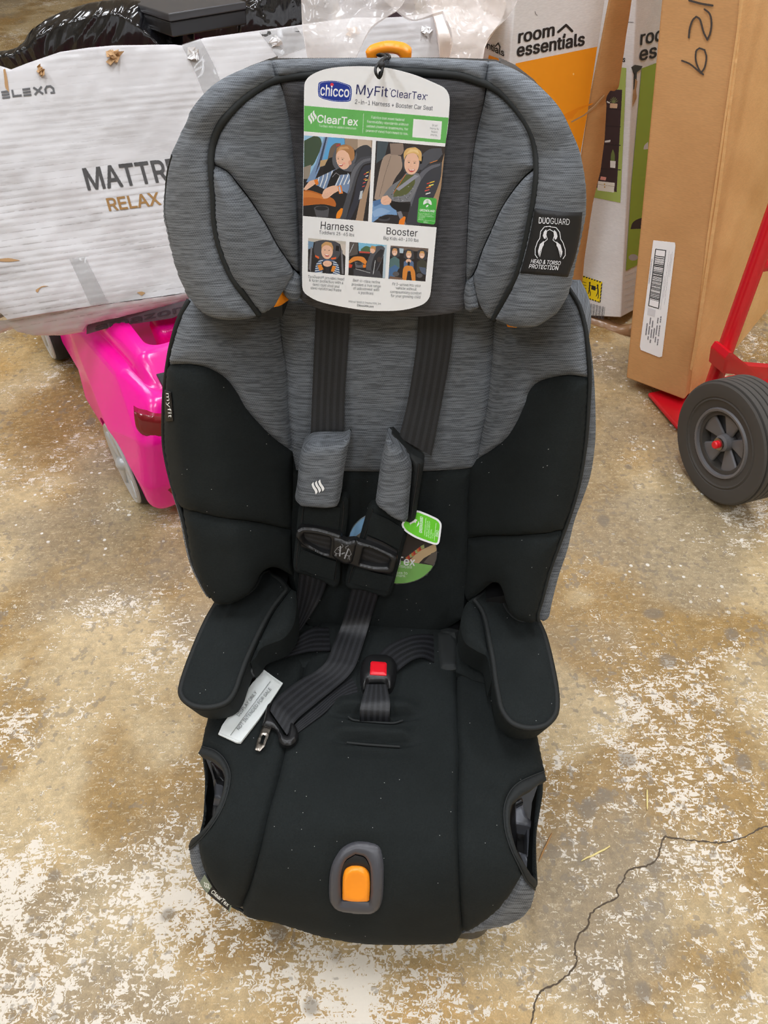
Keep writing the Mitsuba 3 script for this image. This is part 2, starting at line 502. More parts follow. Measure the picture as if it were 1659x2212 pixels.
# ------------------------------------------------------------------ the room
put('floor', trimesh.Trimesh([[-5, -4, 0], [5, -4, 0], [5, 8, 0], [-5, 8, 0]], [[0, 1, 2], [0, 2, 3]]), 'mat_floor', False); struct('floor', 'worn tan concrete floor with flaking white paint')
put('ceiling', trimesh.Trimesh([[-5, -4, CEIL], [5, -4, CEIL], [5, 8, CEIL], [-5, 8, CEIL]], [[0, 2, 1], [0, 3, 2]]), 'mat_ceiling', False); struct('ceiling')
for nm, a, b in (('left', (-5, -4), (-5, 8)), ('back', (-5, 8), (5, 8)), ('right', (5, 8), (5, -4)), ('front', (5, -4), (-5, -4))):
    put('wall_' + nm, trimesh.Trimesh([[*a, 0], [*b, 0], [*b, CEIL], [*a, CEIL]], [[0, 1, 2], [0, 2, 3]]), 'mat_wall', False); struct('wall_' + nm)
for i, (x, y) in enumerate(LAMPS):
    k = num('ceiling_lamp')
    put(k + '__housing', rbox((x, y, CEIL - .035), (.34, 1.26, .06), .008), 'mat_ceiling')
    z = CEIL - .067
    put(k + '__tube_cover', trimesh.Trimesh([[x - .15, y - .6, z], [x + .15, y - .6, z], [x + .15, y + .6, z], [x - .15, y + .6, z]], [[0, 2, 1], [0, 3, 2]]), 'mat_ceiling', False,
        emitter={'type': 'area', 'radiance': {'type': 'rgb', 'value': [LAMP_POWER * .95, LAMP_POWER * 1.0, LAMP_POWER * 1.07]}})
    tag(k, f"white fluorescent ceiling lamp, {('left', 'middle', 'right')[i % 3]} one of the row {('behind the camera', 'above the car seat', 'beyond the cartons')[i // 3]}", 'lamp', 'fluorescent lamps in rows on the ceiling')

FLOOR = Plane((0, 0, 0), (0, 0, 1))
crack = [(1659, 1785), (1640, 1790), (1615, 1806), (1570, 1819), (1548, 1820), (1500, 1816), (1470, 1812), (1440, 1808), (1432, 1812), (1425, 1838), (1416, 1860), (1390, 1872), (1358, 1880), (1345, 1905), (1333, 1920), (1334, 1938), (1312, 1949), (1290, 1960), (1274, 1978), (1270, 2002), (1250, 2020), (1242, 2045), (1246, 2075), (1236, 2095), (1205, 2123), (1172, 2138), (1158, 2160), (1148, 2212)]
cp = spline(crack, 5, False, corner=181); cp = cp + rng.normal(0, 1.0, cp.shape)
c3 = FLOOR.hit(cp, .0004); d = np.gradient(c3, axis=0); d /= np.linalg.norm(d, axis=1, keepdims=True); nn = np.c_[-d[:, 1], d[:, 0], d[:, 2] * 0]
wd = (.0006 + .0009 * rng.random(len(c3)))[:, None]
q = np.arange(len(c3) - 1); L = len(c3)
mat('crack', (84, 72, 58), .9)
put('floor__crack', trimesh.Trimesh(np.vstack([c3 - nn * wd, c3 + nn * wd]), np.vstack([np.c_[q, q + 1, q + L], np.c_[q + 1, q + L + 1, q + L]]), process=False), 'mat_crack', False); labels['floor__crack'] = {'label': 'thin dark crack in the concrete'}
mat('straw', (238, 220, 150), .6); mat('twig', (176, 132, 84), .7)
for a, b, m, lb in (((1256, 1860), (1318, 1828), 'straw', 'short pale yellow straw lying near the crack in the floor'), ((1164, 1860), (1192, 1800), 'twig', 'thin brown twig on the floor beside the seat base'), ((1398, 1748), (1398, 1706), 'straw', 'tiny pale straw on the grey patch of the floor')):
    k = num('straw'); e = FLOOR.hit([a, b], .002)
    put(k, sweep(np.linspace(e[0], e[1], 6) + rng.normal(0, .0004, (6, 3)) * [1, 1, 0], [.0006, .0013, .0014, .0015, .0013, .0009], 6), 'mat_' + m, True); tag(k, lb, 'straw')

# ------------------------------------------------------------------ the child car seat
def f_back(P):
    u, v, w = loc(P); a = np.abs(u)
    c = np.interp(w, [.2, .4, .62, .72], [.095, .108, .134, .142])
    h = .665 + .30 * (w - .2) - .115 * ss(0, 1, (a - c) / .085) + roll(33, a - .235)
    return h - v


_pr = spline([(.80, .19), (.66, .2), (.52, .217), (.42, .234), (.355, .238), (.312, .222), (.286, .185), (.270, .13), (.262, .08), (.275, .03), (.32, .0), (.5, -.01)], .004, False)
_pa = np.arctan2(_pr[:, 1] - .08, .5 - _pr[:, 0]); _pp = np.hypot(_pr[:, 1] - .08, .5 - _pr[:, 0])
_po = np.argsort(_pa)


def f_cushion(P):
    u, v, w = loc(P); a = np.abs(u)
    g = .6 * a**2 + 12 * np.maximum(0, a - .2) ** 2
    v = v - g * ss(.5, .36, v)
    w = w + 6 * np.maximum(0, a - .19) ** 2 - .006 * ss(.10, .16, a) * ss(.3, .5, v)
    x, y = .5 - v, w - .08
    return np.hypot(x, y) - np.interp(np.arctan2(y, x), _pa[_po], _pp[_po])


def f_head(P):
    u, v, w = loc(P); a = np.abs(u + .002)
    h = .757 + .245 * (w - .727) - .085 * ss(.088, .155, a) * (.75 + .25 * ss(.95, .86, w)) + roll(25, a - .165)
    h = h - .014 * ss(.885, .925, w) + roll(40, w - .93)
    return h - v


SB, SC, SH = Implicit(f_back), Implicit(f_cushion), Implicit(f_head)
SU = Implicit(lambda P: np.minimum(f_back(P), f_cushion(P)))
S_ = 'child_car_seat'
tag(S_, 'grey and black forward-facing child car seat with five-point harness standing on the concrete floor', 'car seat')


def Z(k, ox, oy, pts):
    return [(ox + x / k, oy + y / k) for x, y in pts]


# --- seat base shell
def lp(pts): return [wor(np.array(p[0]), np.array(p[1]), np.array(p[2])) for p in pts]
base = hull(lp([(s * x, v, w) for s in (-1, 1) for x, v, w in ((.15, .315, .03), (.15, .315, .13), (.19, .36, .03), (.19, .40, .03), (.17, .42, .17), (.19, .62, .03), (.18, .62, .16), (.15, .72, .03), (.15, .72, .18))]), .029, 20)
put(S_ + '__base_shell', tm(base), 'mat_black_plastic'); tag(S_ + '__base_shell', 'black plastic base shell')
# --- cushion
rear = [(632, 1400), (668, 1362), (735, 1352), (800, 1358), (865, 1363), (941, 1362), (990, 1352)]
cen = [(618, 1616), (600, 1690), (582, 1750), (565.5, 1822), (553, 1871), (540, 1915), (529, 1940), (524, 1956), (527, 1970), (545, 1979), (594, 1988), (648, 2004), (703, 2020), (784, 2033), (865, 2035), (936, 2034), (982, 2031), (996, 2018), (998, 2004), (993, 1925), (989, 1817), (989, 1708), (991, 1630), (988, 1575), (987, 1492), (986, 1442), (985, 1380), (941, 1350), (800, 1340), (690, 1345), (665, 1400), (650, 1480), (630, 1560)]


def slot(x0, x1, y, dep, up):
    def f(P, A, dm):
        t = np.clip((P[:, 0] - x0) / (x1 - x0), 0, 1); d = P[:, 1] - (y[0] + (y[1] - y[0]) * t)
        e = np.maximum(0, np.maximum(x0 - P[:, 0], P[:, 0] - x1)); fade = np.exp(-(e / 26) ** 2)
        return fade * (up * np.exp(-((d + 16) / 17) ** 2) * (d < 0) - dep * np.exp(-(d / 5) ** 2) + (-.35 * up) * np.exp(-((d - 16) / 16) ** 2) * (d >= 0))
    return f


s1, s2 = slot(752, 872, (1552, 1558), .014, .012), slot(749, 864, (1607, 1615), .012, .011)
def cen_shape(P, A, dm):
    x, y = (P[:, 0] - 770) / 62, (P[:, 1] - 1893) / 84
    return s1(P, A, dm) + s2(P, A, dm) - .012 * np.exp(-(x**2 + y**2) ** 2) + .005 * np.exp(-((P[:, 0] - 765) / 90) ** 2 - ((P[:, 1] - 1790) / 30) ** 2)
put(S_ + '__seat_cushion', panel('', cen, SC, None, .011, .02, .03, step=6, shape=cen_shape, mk=False), BC, 60)
left = [(618, 1616), (600, 1690), (582, 1750), (565.5, 1822), (553, 1871), (540, 1915), (529, 1940), (524, 1958), (498, 1953), (477, 1931), (459, 1904), (444, 1875), (435, 1844), (432.5, 1814), (450, 1793.6), (468, 1768), (482, 1741), (492, 1712), (497, 1685), (497, 1669), (491, 1651), (480, 1634), (462, 1620), (436, 1612), (442, 1580), (455, 1535), (480, 1480), (520, 1420), (560, 1375), (632, 1345), (690, 1345), (665, 1400), (650, 1480), (630, 1560)]
put(S_ + '__side_cushion', panel('', left, SC, None, .010, .02, .03, step=6, mk=False), BC, 60)
right = [(989, 1440), (987, 1492), (988, 1575), (991, 1630), (989, 1708), (989, 1817), (993, 1925), (998, 2004), (998, 2012), (1022.7, 2001), (1051, 1982), (1078, 1959), (1100, 1931), (1117.6, 1904), (1127, 1888), (1117.6, 1864), (1104, 1835), (1093, 1801), (1089, 1773), (1089, 1746), (1095, 1723), (1106, 1704), (1123, 1689), (1150, 1676), (1176, 1666), (1169, 1635), (1160, 1590), (1140, 1520), (1110, 1440), (1075, 1380), (985, 1350)]
put(S_ + '__side_cushion_001', panel('', right, SC, None, .010, .02, .03, step=6, mk=False), BC, 60)
for k, a, b in (('', [(436, 1612), (462, 1620), (480, 1634), (491, 1651), (497, 1669), (497, 1685), (492, 1712), (482, 1741), (468, 1768), (450, 1793.6), (432.5, 1814), (409, 1835)], [(428, 1627), (450, 1634), (466, 1643), (479, 1658), (485, 1678), (483, 1701), (475, 1730), (462, 1759), (446, 1783), (430, 1801), (413.5, 1813), (407, 1828)]),
                ('_001', [(1176, 1666), (1150, 1676), (1123, 1689), (1106, 1704), (1095, 1723), (1089, 1746), (1089, 1773), (1093, 1801), (1104, 1835), (1117.6, 1864), (1129, 1887), (1138, 1904), (1156, 1922)], [(1184, 1685), (1171, 1688), (1150, 1703), (1131, 1712), (1116, 1725), (1106, 1735), (1102, 1758), (1102, 1780), (1107, 1807), (1116, 1836), (1125, 1856), (1136, 1872), (1150, 1893), (1158, 1901), (1161, 1912)])):
    ak = spline(a, 4, False); ob = spline(b, 4, False)
    put(S_ + '__edge_binding' + k, panel('', np.vstack([ak[::2], ob[::-2]]), SC, None, .003, .006, .012, off=.002, step=4, smooth=False, mk=False), BT, 40)
    pipe(S_ + '__side_cushion' + k + '__seam_piping', a, SC, BT, .0011, .0035)
# cup holder openings
for k, strip, hole in (('', [(437, 1632), (444, 1638), (449.7, 1681), (444, 1727), (446, 1754), (440, 1788), (430, 1802), (413, 1814), (426, 1806), (430.7, 1801), (438, 1772), (441.6, 1726), (442.5, 1678)], [(437, 1630), (466, 1640), (490, 1660), (492, 1690), (484, 1725), (466, 1768), (430, 1804), (440, 1760), (443, 1690)]),
                      ('_001', [(1173, 1690), (1172, 1716), (1166, 1754), (1159, 1801), (1158.5, 1849), (1160, 1887), (1161, 1910), (1155, 1920), (1150, 1905), (1152, 1890), (1150, 1880), (1150, 1845), (1152, 1800), (1156, 1750), (1160, 1710), (1162, 1697)], [(1172, 1692), (1120, 1715), (1096, 1740), (1097, 1790), (1112, 1850), (1150, 1900), (1158, 1880), (1157, 1800), (1168, 1740)])):
    put(S_ + '__edge_flap' + k, panel('', strip, Plane((0, 0, .165), (0, 0, 1)), None, .004, .006, .05, bdir=(0, 0, -1), step=4, mk=False), BC, 50)
    put(S_ + '__cup_recess' + k, panel('', hole, Plane((0, 0, .085), (0, 0, 1)), None, 0, 1, .03, bdir=(0, 0, -1), step=6, mk=False), 'mat_black_plastic', 40)
PB = Plane((0, 0, .135), (0, 0, 1))
br = lambda k, pts, m='mat_bracket', h=.13, th=.03: put(num(S_ + '__holder_bracket'), panel('', pts, Plane((0, 0, h), (0, 0, 1)), None, .003, .005, th, bdir=(0, 0, -1), step=4, smooth=False, mk=False), m, 40)
br('', [(1101, 1752), (1128, 1737), (1136, 1762), (1149, 1775), (1148, 1787), (1101, 1777)]); br('', [(1103, 1735), (1128, 1722), (1130, 1734), (1101, 1750)], 'mat_black_plastic', .14)
br('', [(1138, 1783), (1145, 1784), (1146, 1850), (1139, 1850)], h=.12); br('', [(1120, 1840), (1147, 1850), (1148, 1885), (1136, 1872)], h=.11)
br('', [(464, 1683), (485, 1686), (484, 1712), (478, 1726), (453, 1724)], h=.11); br('', [(452, 1640), (480, 1665), (486, 1688), (464, 1682)], 'mat_black_plastic', .13); br('', [(455, 1726), (459, 1727), (453, 1775), (448, 1775)], h=.09, th=.01)
# grey cloth wrapped round the front corners
put(S_ + '__corner_cloth', panel('', [(409, 1831), (432, 1814), (436, 1844), (445, 1876), (460, 1906), (478, 1933), (500, 1955), (495, 1966), (448, 1929), (431, 1907), (421, 1886), (413, 1862)], SC, None, .004, .008, .03, off=-.003, step=5, mk=False), GW, 50)
put(S_ + '__corner_cloth_001', panel('', [(1127, 1889), (1138, 1904), (1154, 1922), (1153, 1936), (1146, 1959), (1131, 1978), (1112, 1991), (1083, 2001), (1051, 2007), (1023, 2014), (998, 2017), (1022, 2002), (1051, 1983), (1078, 1960), (1100, 1932), (1117, 1905)], SC, None, .004, .008, .03, off=-.003, step=5, mk=False), GW, 50)
pipe(S_ + '__side_cushion__seam_piping_001', [(432, 1816), (436, 1846), (445, 1878), (460, 1906), (478, 1933), (500, 1955), (526, 1968)], SC, BT, .002, .002)
# sewn name label on the front corner
SCL = Implicit(lambda P: f_cushion(P))
P_ = Print(); P_.poly([(442, 1889), (431, 1907), (448, 1930), (458, 1915)], (128, 138, 120)); P_.poly([(458, 1915), (448, 1930), (495, 1969), (499, 1955)], (26, 25, 26)); P_.poly([(497.5, 1955), (493, 1969), (496, 1971), (500, 1956)], (128, 138, 120))
for i in range(3): P_.line([(441 + 4 * i, 1906 + 1.5 * i), (443 + 4 * i, 1909 + 1.5 * i), (442 + 4 * i, 1913 + 1.5 * i), (444.5 + 4 * i, 1917 + 1.5 * i)], 2, (225, 228, 222))
P_.text('ClearTex', (455, 1928), (491, 1959), 8.5, (235, 235, 232), True)
P_.put(S_ + '__front_label', SC, .0075, 'mat_print_matte', dens=12); tag(S_ + '__front_label', 'olive and black sewn label with white lettering')
# sewn white label
cor = [(571, 1449), (611, 1476.6), (598, 1497), (560, 1554), (520, 1606), (511, 1605), (471.7, 1586.6), (480, 1568), (520, 1512), (545, 1478)]
lab = panel('', cor, SC, None, .0012, .003, .001, off=.016, step=6, smooth=False, shape=lambda P, A, d: .0022 + .0012 * np.sin((P[:, 0] + P[:, 1]) / 28), mk=False); put(S_ + '__display_label', lab, 'mat_label_cloth', 40); tag(S_ + '__display_label', 'white sewn cloth label reading display only')
P_ = Print(); P_.line([(584, 1472), (552, 1515), (498, 1588)], 1.0, (110, 112, 112)); P_.text('DISPLAY ONLY', (516.5, 1548), (556, 1496), 7.2, (80, 80, 82)); P_.text('NOT INTENDED FOR SALE', (516, 1577.5), (587, 1489), 7.2, (80, 80, 82))
P_.line([(573, 1453), (607, 1477)], .8, (205, 208, 206)); P_.line([(474, 1583), (520, 1602)], .8, (205, 208, 206))
P_.put(S_ + '__display_label__lettering', SC, .0208, 'mat_print_matte', dens=8)
pipe(S_ + '__seat_cushion__slot_lip', [(752, 1548), (762, 1555), (800, 1559), (850, 1562), (870, 1556)], SC, BT, .0016, .011)
pipe(S_ + '__seat_cushion__slot_lip_001', [(749, 1604), (790, 1608), (830, 1611), (864, 1613)], SC, BT, .0018, .0105)
# --- adjuster with orange button on the front lip
adj = [(741, 1830), (762, 1819), (779, 1816), (812, 1820), (825, 1832), (829, 1882), (827, 1936), (820, 1961), (806, 1971.5), (785, 1973), (762, 1971.6), (730, 1965), (713, 1947), (711, 1904), (716, 1871), (728, 1846)]
inn = [(737, 1947), (736, 1893), (746, 1860), (768, 1845), (789, 1852), (800, 1877), (801, 1925), (798, 1949)]
put(S_ + '__adjuster_frame', panel('', adj, SC, None, .006, .012, .012, off=.007, step=4, holes=[inn], mk=False), 'mat_grey_plastic', 40); tag(S_ + '__adjuster_frame', 'dark grey plastic harness adjuster frame on the front lip')
put(S_ + '__adjuster_frame__recess', panel('', inn, SC, None, 0, 1, .01, off=.002, step=5, shape=lambda P, A, d: .004 * ss(1895, 1850, P[:, 1]), mk=False), 'mat_black_plastic', 40)
put(S_ + '__adjuster_button', panel('', [(739.5, 1942), (740.6, 1896), (746, 1880), (762, 1872), (784, 1875), (796, 1889), (799, 1912), (797.6, 1945), (770, 1946)], SC, None, .005, .006, .006, off=.007, step=3.5,
    shape=lambda P, A, d: -.0032 * np.maximum(0, 1 - ((P[:, 0] - 771) / 26) ** 2 - ((P[:, 1] - 1905) / 32) ** 2), mk=False), 'mat_orange_plastic', 40); tag(S_ + '__adjuster_button', 'orange thumb button')

# --- backrest
OB = [(440, 640), (395, 690), (377, 765), (362, 860), (362, 960), (386, 1080), (405, 1140), (425, 1210), (448, 1265), (480, 1290), (560, 1330), (680, 1365), (880, 1372), (980, 1352), (1100, 1330), (1165, 1322), (1190, 1270), (1218, 1190), (1245, 1080), (1266, 1025), (1276, 900), (1272, 800), (1258, 715), (1235, 660), (1180, 640)]
def sides(pg, x0, x1, w=45):
    g = pg.difference(pg.buffer(-w)).difference(shapely.box(x0, 0, x1, 2212))
    return [np.asarray(q.exterior.coords)[:-1] for q in sorted(g.geoms, key=lambda q: q.centroid.x)]
_pb = Plane(wor(np.array(0.), np.array(.615), np.array(.2)), -LV + .30 * LW)
for q in sides(Polygon(OB), 610, 1050): put(num(S_ + '__back_shell'), panel('', q, _pb, None, 0, 1, .10, step=9, bdir=LV, smooth=False, mk=False), 'mat_black_plastic', 40)
put(S_ + '__back_plate', panel('', OB, Plane(wor(np.array(0.), np.array(.705), np.array(.2)), -LV + .30 * LW), None, 0, 1, .03, step=12, bdir=LV, mk=False), 'mat_black_plastic', 40)
ctr = [(603, 640), (605, 700), (610, 745), (618, 800), (622, 875), (627, 925), (632, 976), (640, 1016), (745, 1018), (910, 1018), (1017, 1010), (1030, 992), (1040, 940), (1052, 880), (1060, 800), (1065, 740), (1067, 690), (1066, 640)]
put(S_ + '__back_panel', panel('', ctr, SB, None, .012, .035, .03, step=7, mk=False), GW, 60)
put(S_ + '__lower_back_panel', panel('', [(634, 978), (640, 1017), (745, 1019), (910, 1019), (1017, 1011), (1012, 1075), (1010, 1160), (1007, 1225), (1003, 1284), (1000, 1335), (941, 1368), (865, 1374), (800, 1369), (675, 1356), (655, 1330), (635, 1250), (631, 1200), (630, 1145), (632, 1050)], SB, None, .010, .035, .03, step=7, mk=False), BC, 60)
Lo = [(440, 625), (410, 645), (387, 690), (370, 765), (362, 787)]
put(S_ + '__shoulder_bolster', panel('', [(430, 628), (408, 648), (388, 690), (373, 745), (365, 787), (415, 787), (450, 795), (485, 815), (510, 845), (530, 880), (555, 910), (590, 945), (632, 976), (627, 925), (622, 875), (618, 800), (608, 735), (602, 665), (590, 625)], SB, None, .012, .03, .03, step=7, mk=False), GW, 60)
put(S_ + '__shoulder_bolster_001', panel('', [(1067, 660), (1066, 720), (1060, 800), (1052, 880), (1040, 940), (1030, 992), (1065, 970), (1095, 945), (1117, 910), (1135, 870), (1142, 847), (1160, 827), (1190, 816), (1230, 810), (1271, 815), (1268, 765), (1263, 710), (1249, 660), (1228, 622), (1150, 620)], SB, None, .012, .03, .03, step=7, mk=False), GW, 60)
put(S_ + '__torso_bolster', panel('', [(362, 787), (415, 787), (450, 795), (485, 815), (510, 845), (530, 880), (555, 910), (590, 945), (632, 977), (633, 1050), (630, 1144), (550, 1127), (475, 1117), (425, 1105), (394, 1094), (377, 1060), (364, 1010), (356, 960), (355, 900), (358, 835)], SB, None, .012, .03, .03, step=7, mk=False), BC, 60)
put(S_ + '__torso_bolster_001', panel('', [(1271, 815), (1230, 810), (1190, 816), (1160, 827), (1142, 847), (1135, 870), (1117, 910), (1095, 945), (1065, 970), (1030, 992), (1017, 1010), (1012, 1075), (1010, 1162), (1055, 1157), (1110, 1156), (1170, 1152), (1217, 1143), (1232, 1105), (1252, 1035), (1264, 950), (1269, 880)], SB, None, .012, .03, .03, step=7, mk=False), BC, 60)
put(S_ + '__hip_bolster', panel('', [(395, 1095), (425, 1106), (475, 1118), (550, 1128), (630, 1145), (631, 1200), (637, 1246), (601, 1227), (583, 1226), (564, 1238), (553, 1260), (541, 1278), (523, 1292), (500, 1302), (477, 1306), (463, 1301), (453, 1287), (440, 1268), (416, 1210), (403, 1140)], SB, None, .012, .03, .05, step=7, mk=False), BC, 60)
put(S_ + '__hip_bolster_001', panel('', [(1011, 1163), (1055, 1158), (1110, 1157), (1170, 1153), (1217, 1144), (1202, 1190), (1184, 1242), (1170, 1296), (1161, 1326), (1161, 1342), (1137, 1343), (1116, 1336), (1101, 1321), (1093, 1300), (1085, 1271), (1080, 1260), (1064, 1258), (1039, 1278), (1012, 1300), (1004, 1284), (1007, 1225)], SB, None, .012, .03, .05, step=7, mk=False), BC, 60)
# outer gray side strips and piping
sl = spline([(408, 648), (386, 690), (370, 745), (362, 787), (356, 835), (353, 900), (354, 960), (363, 1012), (377, 1064), (395, 1120), (416, 1212), (441, 1268), (455, 1290)], 6, False)
so = sl + np.c_[-3.0 - 5 * ss(930, 1200, sl[:, 1]), np.zeros(len(sl))]
put(S_ + '__side_strip', panel('', np.vstack([sl[::2], so[::-2]]), SB, None, .004, .01, .06, off=-.006, step=5, smooth=False, bdir=LV, mk=False), GW, 40)
sr = spline([(1228, 622), (1251, 660), (1265, 710), (1271, 765), (1274, 815), (1271, 880), (1266, 950), (1253, 1035), (1233, 1108), (1203, 1190), (1185, 1242), (1171, 1296), (1162, 1326), (1163, 1342)], 6, False)
so = np.array(spline([(1231, 622), (1254, 672), (1273, 735), (1282, 800), (1286, 875), (1286, 950), (1276, 1025), (1258, 1080), (1241, 1125), (1225, 1190), (1208, 1240), (1196, 1285), (1189, 1317), (1186, 1335), (1174, 1342)], 6, False))
put(S_ + '__side_strip_001', panel('', np.vstack([sr[::2], so[::-2]]), SB, None, .0015, .012, .02, off=-.006, step=5, smooth=False, bdir=LV, mk=False), GW, 40)
pipe(S_ + '__side_strip__piping', sl, SB, BT, .0028, .002); pipe(S_ + '__side_strip_001__piping', sr, SB, BT, .0024, .002)
# side name tab
tb = [(355, 843), (368, 848), (371, 872), (374, 909), (358, 911), (355, 880)]
put(S_ + '__side_tab', panel('', tb, SB, None, .001, .002,   .0015, off=.017, step=4, smooth=False, mk=False), 'mat_label_black', 40); tag(S_ + '__side_tab', 'small black woven side tab with white lettering')
P_ = Print(); P_.text('myfit', (358.5, 849), (364, 902), 7.5, (230, 230, 228), up=(1, .02)); P_.put(S_ + '__side_tab__lettering', SB, .0192, 'mat_print_matte')

# --- armrests
SA = Plane((0, 0, .335), (0, .06, 1))
aL = [(463, 1300), (441, 1338), (420, 1384), (399.5, 1436), (387, 1475), (384, 1496), (390, 1512), (406, 1526), (431, 1534), (459, 1534), (482, 1528), (500, 1517), (514, 1496), (524, 1468), (539, 1427), (560, 1381), (576, 1349), (592, 1320), (609, 1297), (629, 1272), (610, 1250), (592, 1238), (587, 1226), (562, 1236), (543, 1270), (500, 1296)]
aR = [(1165, 1335), (1180, 1367), (1191, 1405), (1201, 1450), (1207.6, 1488), (1209.6, 1521), (1206, 1544), (1195, 1561), (1178, 1574), (1155, 1579), (1130, 1578), (1105, 1569), (1089, 1554), (1076, 1531), (1070, 1504), (1064, 1471), (1058, 1425), (1051, 1388), (1045, 1353), (1037, 1326), (1023, 1305), (1012, 1300), (1038, 1277), (1064, 1262), (1083, 1262), (1094, 1300), (1106, 1322), (1126, 1336)]
for k, a, cx, inner, low in (('', aL, 465, [(640, 1278), (641, 1310), (634, 1350), (615, 1377), (592, 1388), (566, 1399), (552, 1420), (541, 1430), (561, 1382), (577, 1350), (593, 1321), (610, 1298), (629, 1273)], 0),
                            ('_001', aR, 1140, [(1010, 1300), (1001.6, 1315), (995, 1342), (997, 1367), (1006, 1390), (1031, 1407), (1052, 1420), (1062, 1470), (1066, 1471), (1059, 1426), (1052, 1389), (1046, 1354), (1038, 1327), (1024, 1306)], 0)):
    put(S_ + '__armrest' + k, panel('', a, SA, None, .008, .014, .052, step=6, bdir=(0, .12, -1), taper=.10, shape=lambda P, A, d: .003 * ss(0, .05, d), mk=False), BC, 55)
    # padded pad on top with a seam and piping round it
    pp = Polygon(spline(a, 6)).buffer(-7).buffer(0); pp = max(getattr(pp, 'geoms', [pp]), key=lambda g: g.area)
    c = np.asarray(pp.exterior.coords)[:-1][::4]
    pipe(S_ + '__armrest' + k + '__piping', c, SA, BT, .0034, .0055, True)
    put(S_ + '__armrest' + k + '__inner_pad', panel('', inner, Plane((0, 0, .298), (0, 0, 1)), None, .010, .02, .05, step=6, bdir=(0, .1, -1), mk=False), BC, 55)
    q = SA.hit([(cx, 1440)])[0]; s = -1 if k == '' else 1
    put(S_ + '__armrest' + k + '__support', tm(hull([wor(np.array(s * .185), np.array(v), np.array(w)) for v, w in ((.60, .10), (.66, .10), (.60, .275), (.70, .275), (.54, .275), (.70, .15))], .022)), 'mat_black_plastic')
# inner hip wings of the cushion under the armrests
put(S_ + '__hip_pad', panel('', [(1000, 1380), (1030, 1408), (1052, 1420), (1062, 1474), (1050, 1476), (1022, 1469), (1000, 1458), (985, 1452), (982, 1400)], SU, None, .008, .015, .02, off=.012, step=6, mk=False), BC, 55)
put(S_ + '__hip_pad_001', panel('', [(620, 1395), (665, 1370), (712, 1395), (700, 1425), (680, 1445), (640, 1440), (560, 1440)], SU, None, .006, .02, .02, off=.004, step=6, mk=False), BC, 55)
# --- headrest
OUT_L = [(586, 130), (573, 131), (530, 147), (488, 166), (459, 185), (433, 211), (413, 238), (401, 268), (386, 298), (373, 328), (363, 360), (355, 425), (354, 461), (361, 496), (371, 540), (384, 586), (402, 629), (420, 656), (443, 677), (467, 688), (503, 691), (541, 688), (562, 679)]
PIP_L = [(560, 679), (557, 678), (530, 640), (503, 602), (484, 561), (470, 518), (463, 474), (461, 425), (457, 382), (456, 344), (461, 309), (473, 276), (492, 248), (519, 219), (549, 196), (584, 176), (596, 171)]
OUT_R = [(1056, 132), (1075, 134), (1130, 160), (1175, 195), (1210, 235), (1235, 285), (1253, 330), (1265, 400), (1265, 460), (1256, 510), (1244, 565), (1230, 625), (1208, 670), (1178, 694), (1155, 706), (1110, 706), (1080, 694), (1066, 691)]
PIP_R = [(1066, 691), (1075, 675), (1095, 640), (1115, 600), (1130, 550), (1145, 480), (1155, 425), (1160, 370), (1157, 320), (1145, 280), (1120, 240), (1085, 202), (1058, 185), (1048, 181)]
TOPP = [(596, 171), (638, 165), (700, 160), (780, 153), (886, 155), (931, 158), (995, 164), (1048, 181)]
H_ = S_ + '__headrest'
back = OUT_L[::-1][1:] + [(700, 130), (827, 129), (950, 129)] + OUT_R + [(1000, 655), (960, 662), (700, 655), (620, 645)]
pb = Polygon(back).buffer(-6); _ph = Plane(wor(np.array(0.), np.array(.748), np.array(.727)), -LV + .245 * LW)
for q in sides(pb.buffer(-5), 560, 1085): put(num(H_ + '__back_shell'), panel('', q, _ph, None, 0, 1, .09, step=9, bdir=LV + np.array([0, 0, -.1]), smooth=False, mk=False), 'mat_black_plastic', 40)
put(H_ + '__back_plate', panel('', np.asarray(pb.exterior.coords)[:-1], Plane(wor(np.array(0.), np.array(.79), np.array(.727)), -LV + .245 * LW), None, 0, 1, .02, step=12, bdir=LV, smooth=False, mk=False), 'mat_black_plastic', 40)
put(H_ + '__rim', panel('', OUT_L + PIP_L[1:], SH, None, .012, .03, .045, step=6, mk=False, bdir=LV - .35 * LW), GW, 60)
put(H_ + '__rim_001', panel('', OUT_R + PIP_R[1:], SH, None, .012, .03, .045, step=6, mk=False, bdir=LV - .35 * LW), GW, 60)
put(H_ + '__rim_top', panel('', [(586, 130), (640, 127), (827, 125), (950, 126), (1056, 132), (1048, 181)] + TOPP[::-1][1:], SH, None, .010, .015, .06, step=6, mk=False, bdir=LV - .45 * LW), GW, 60)
pipe(H_ + '__piping', PIP_L[:-1] + TOPP[1:-1] + PIP_R[::-1], SH, BT, .0034, .0048)
pipe(H_ + '__edge_piping', [(372, 335), (362, 375), (358, 425), (358, 461), (365, 496), (376, 540), (391, 586), (409, 630), (430, 660)], SH, BT, .0012, .009)
wingL = [(604, 176), (584, 181), (549, 200), (521, 222), (495, 250), (476, 278), (464, 310), (459, 344), (462, 354), (492, 370), (514, 396), (541, 431), (573, 480), (600, 529), (628, 570), (641, 586), (648, 586), (645, 480), (640, 398), (633, 331), (625, 263), (614, 208)]
triL = [(462, 356), (491, 372), (513, 398), (540, 433), (572, 482), (599, 531), (627, 572), (635, 590), (624, 604), (614, 622), (608, 630), (600, 643), (590, 661), (573, 673), (560, 678), (532, 640), (506, 602), (487, 561), (473, 518), (466, 474), (464, 425), (460, 382)]
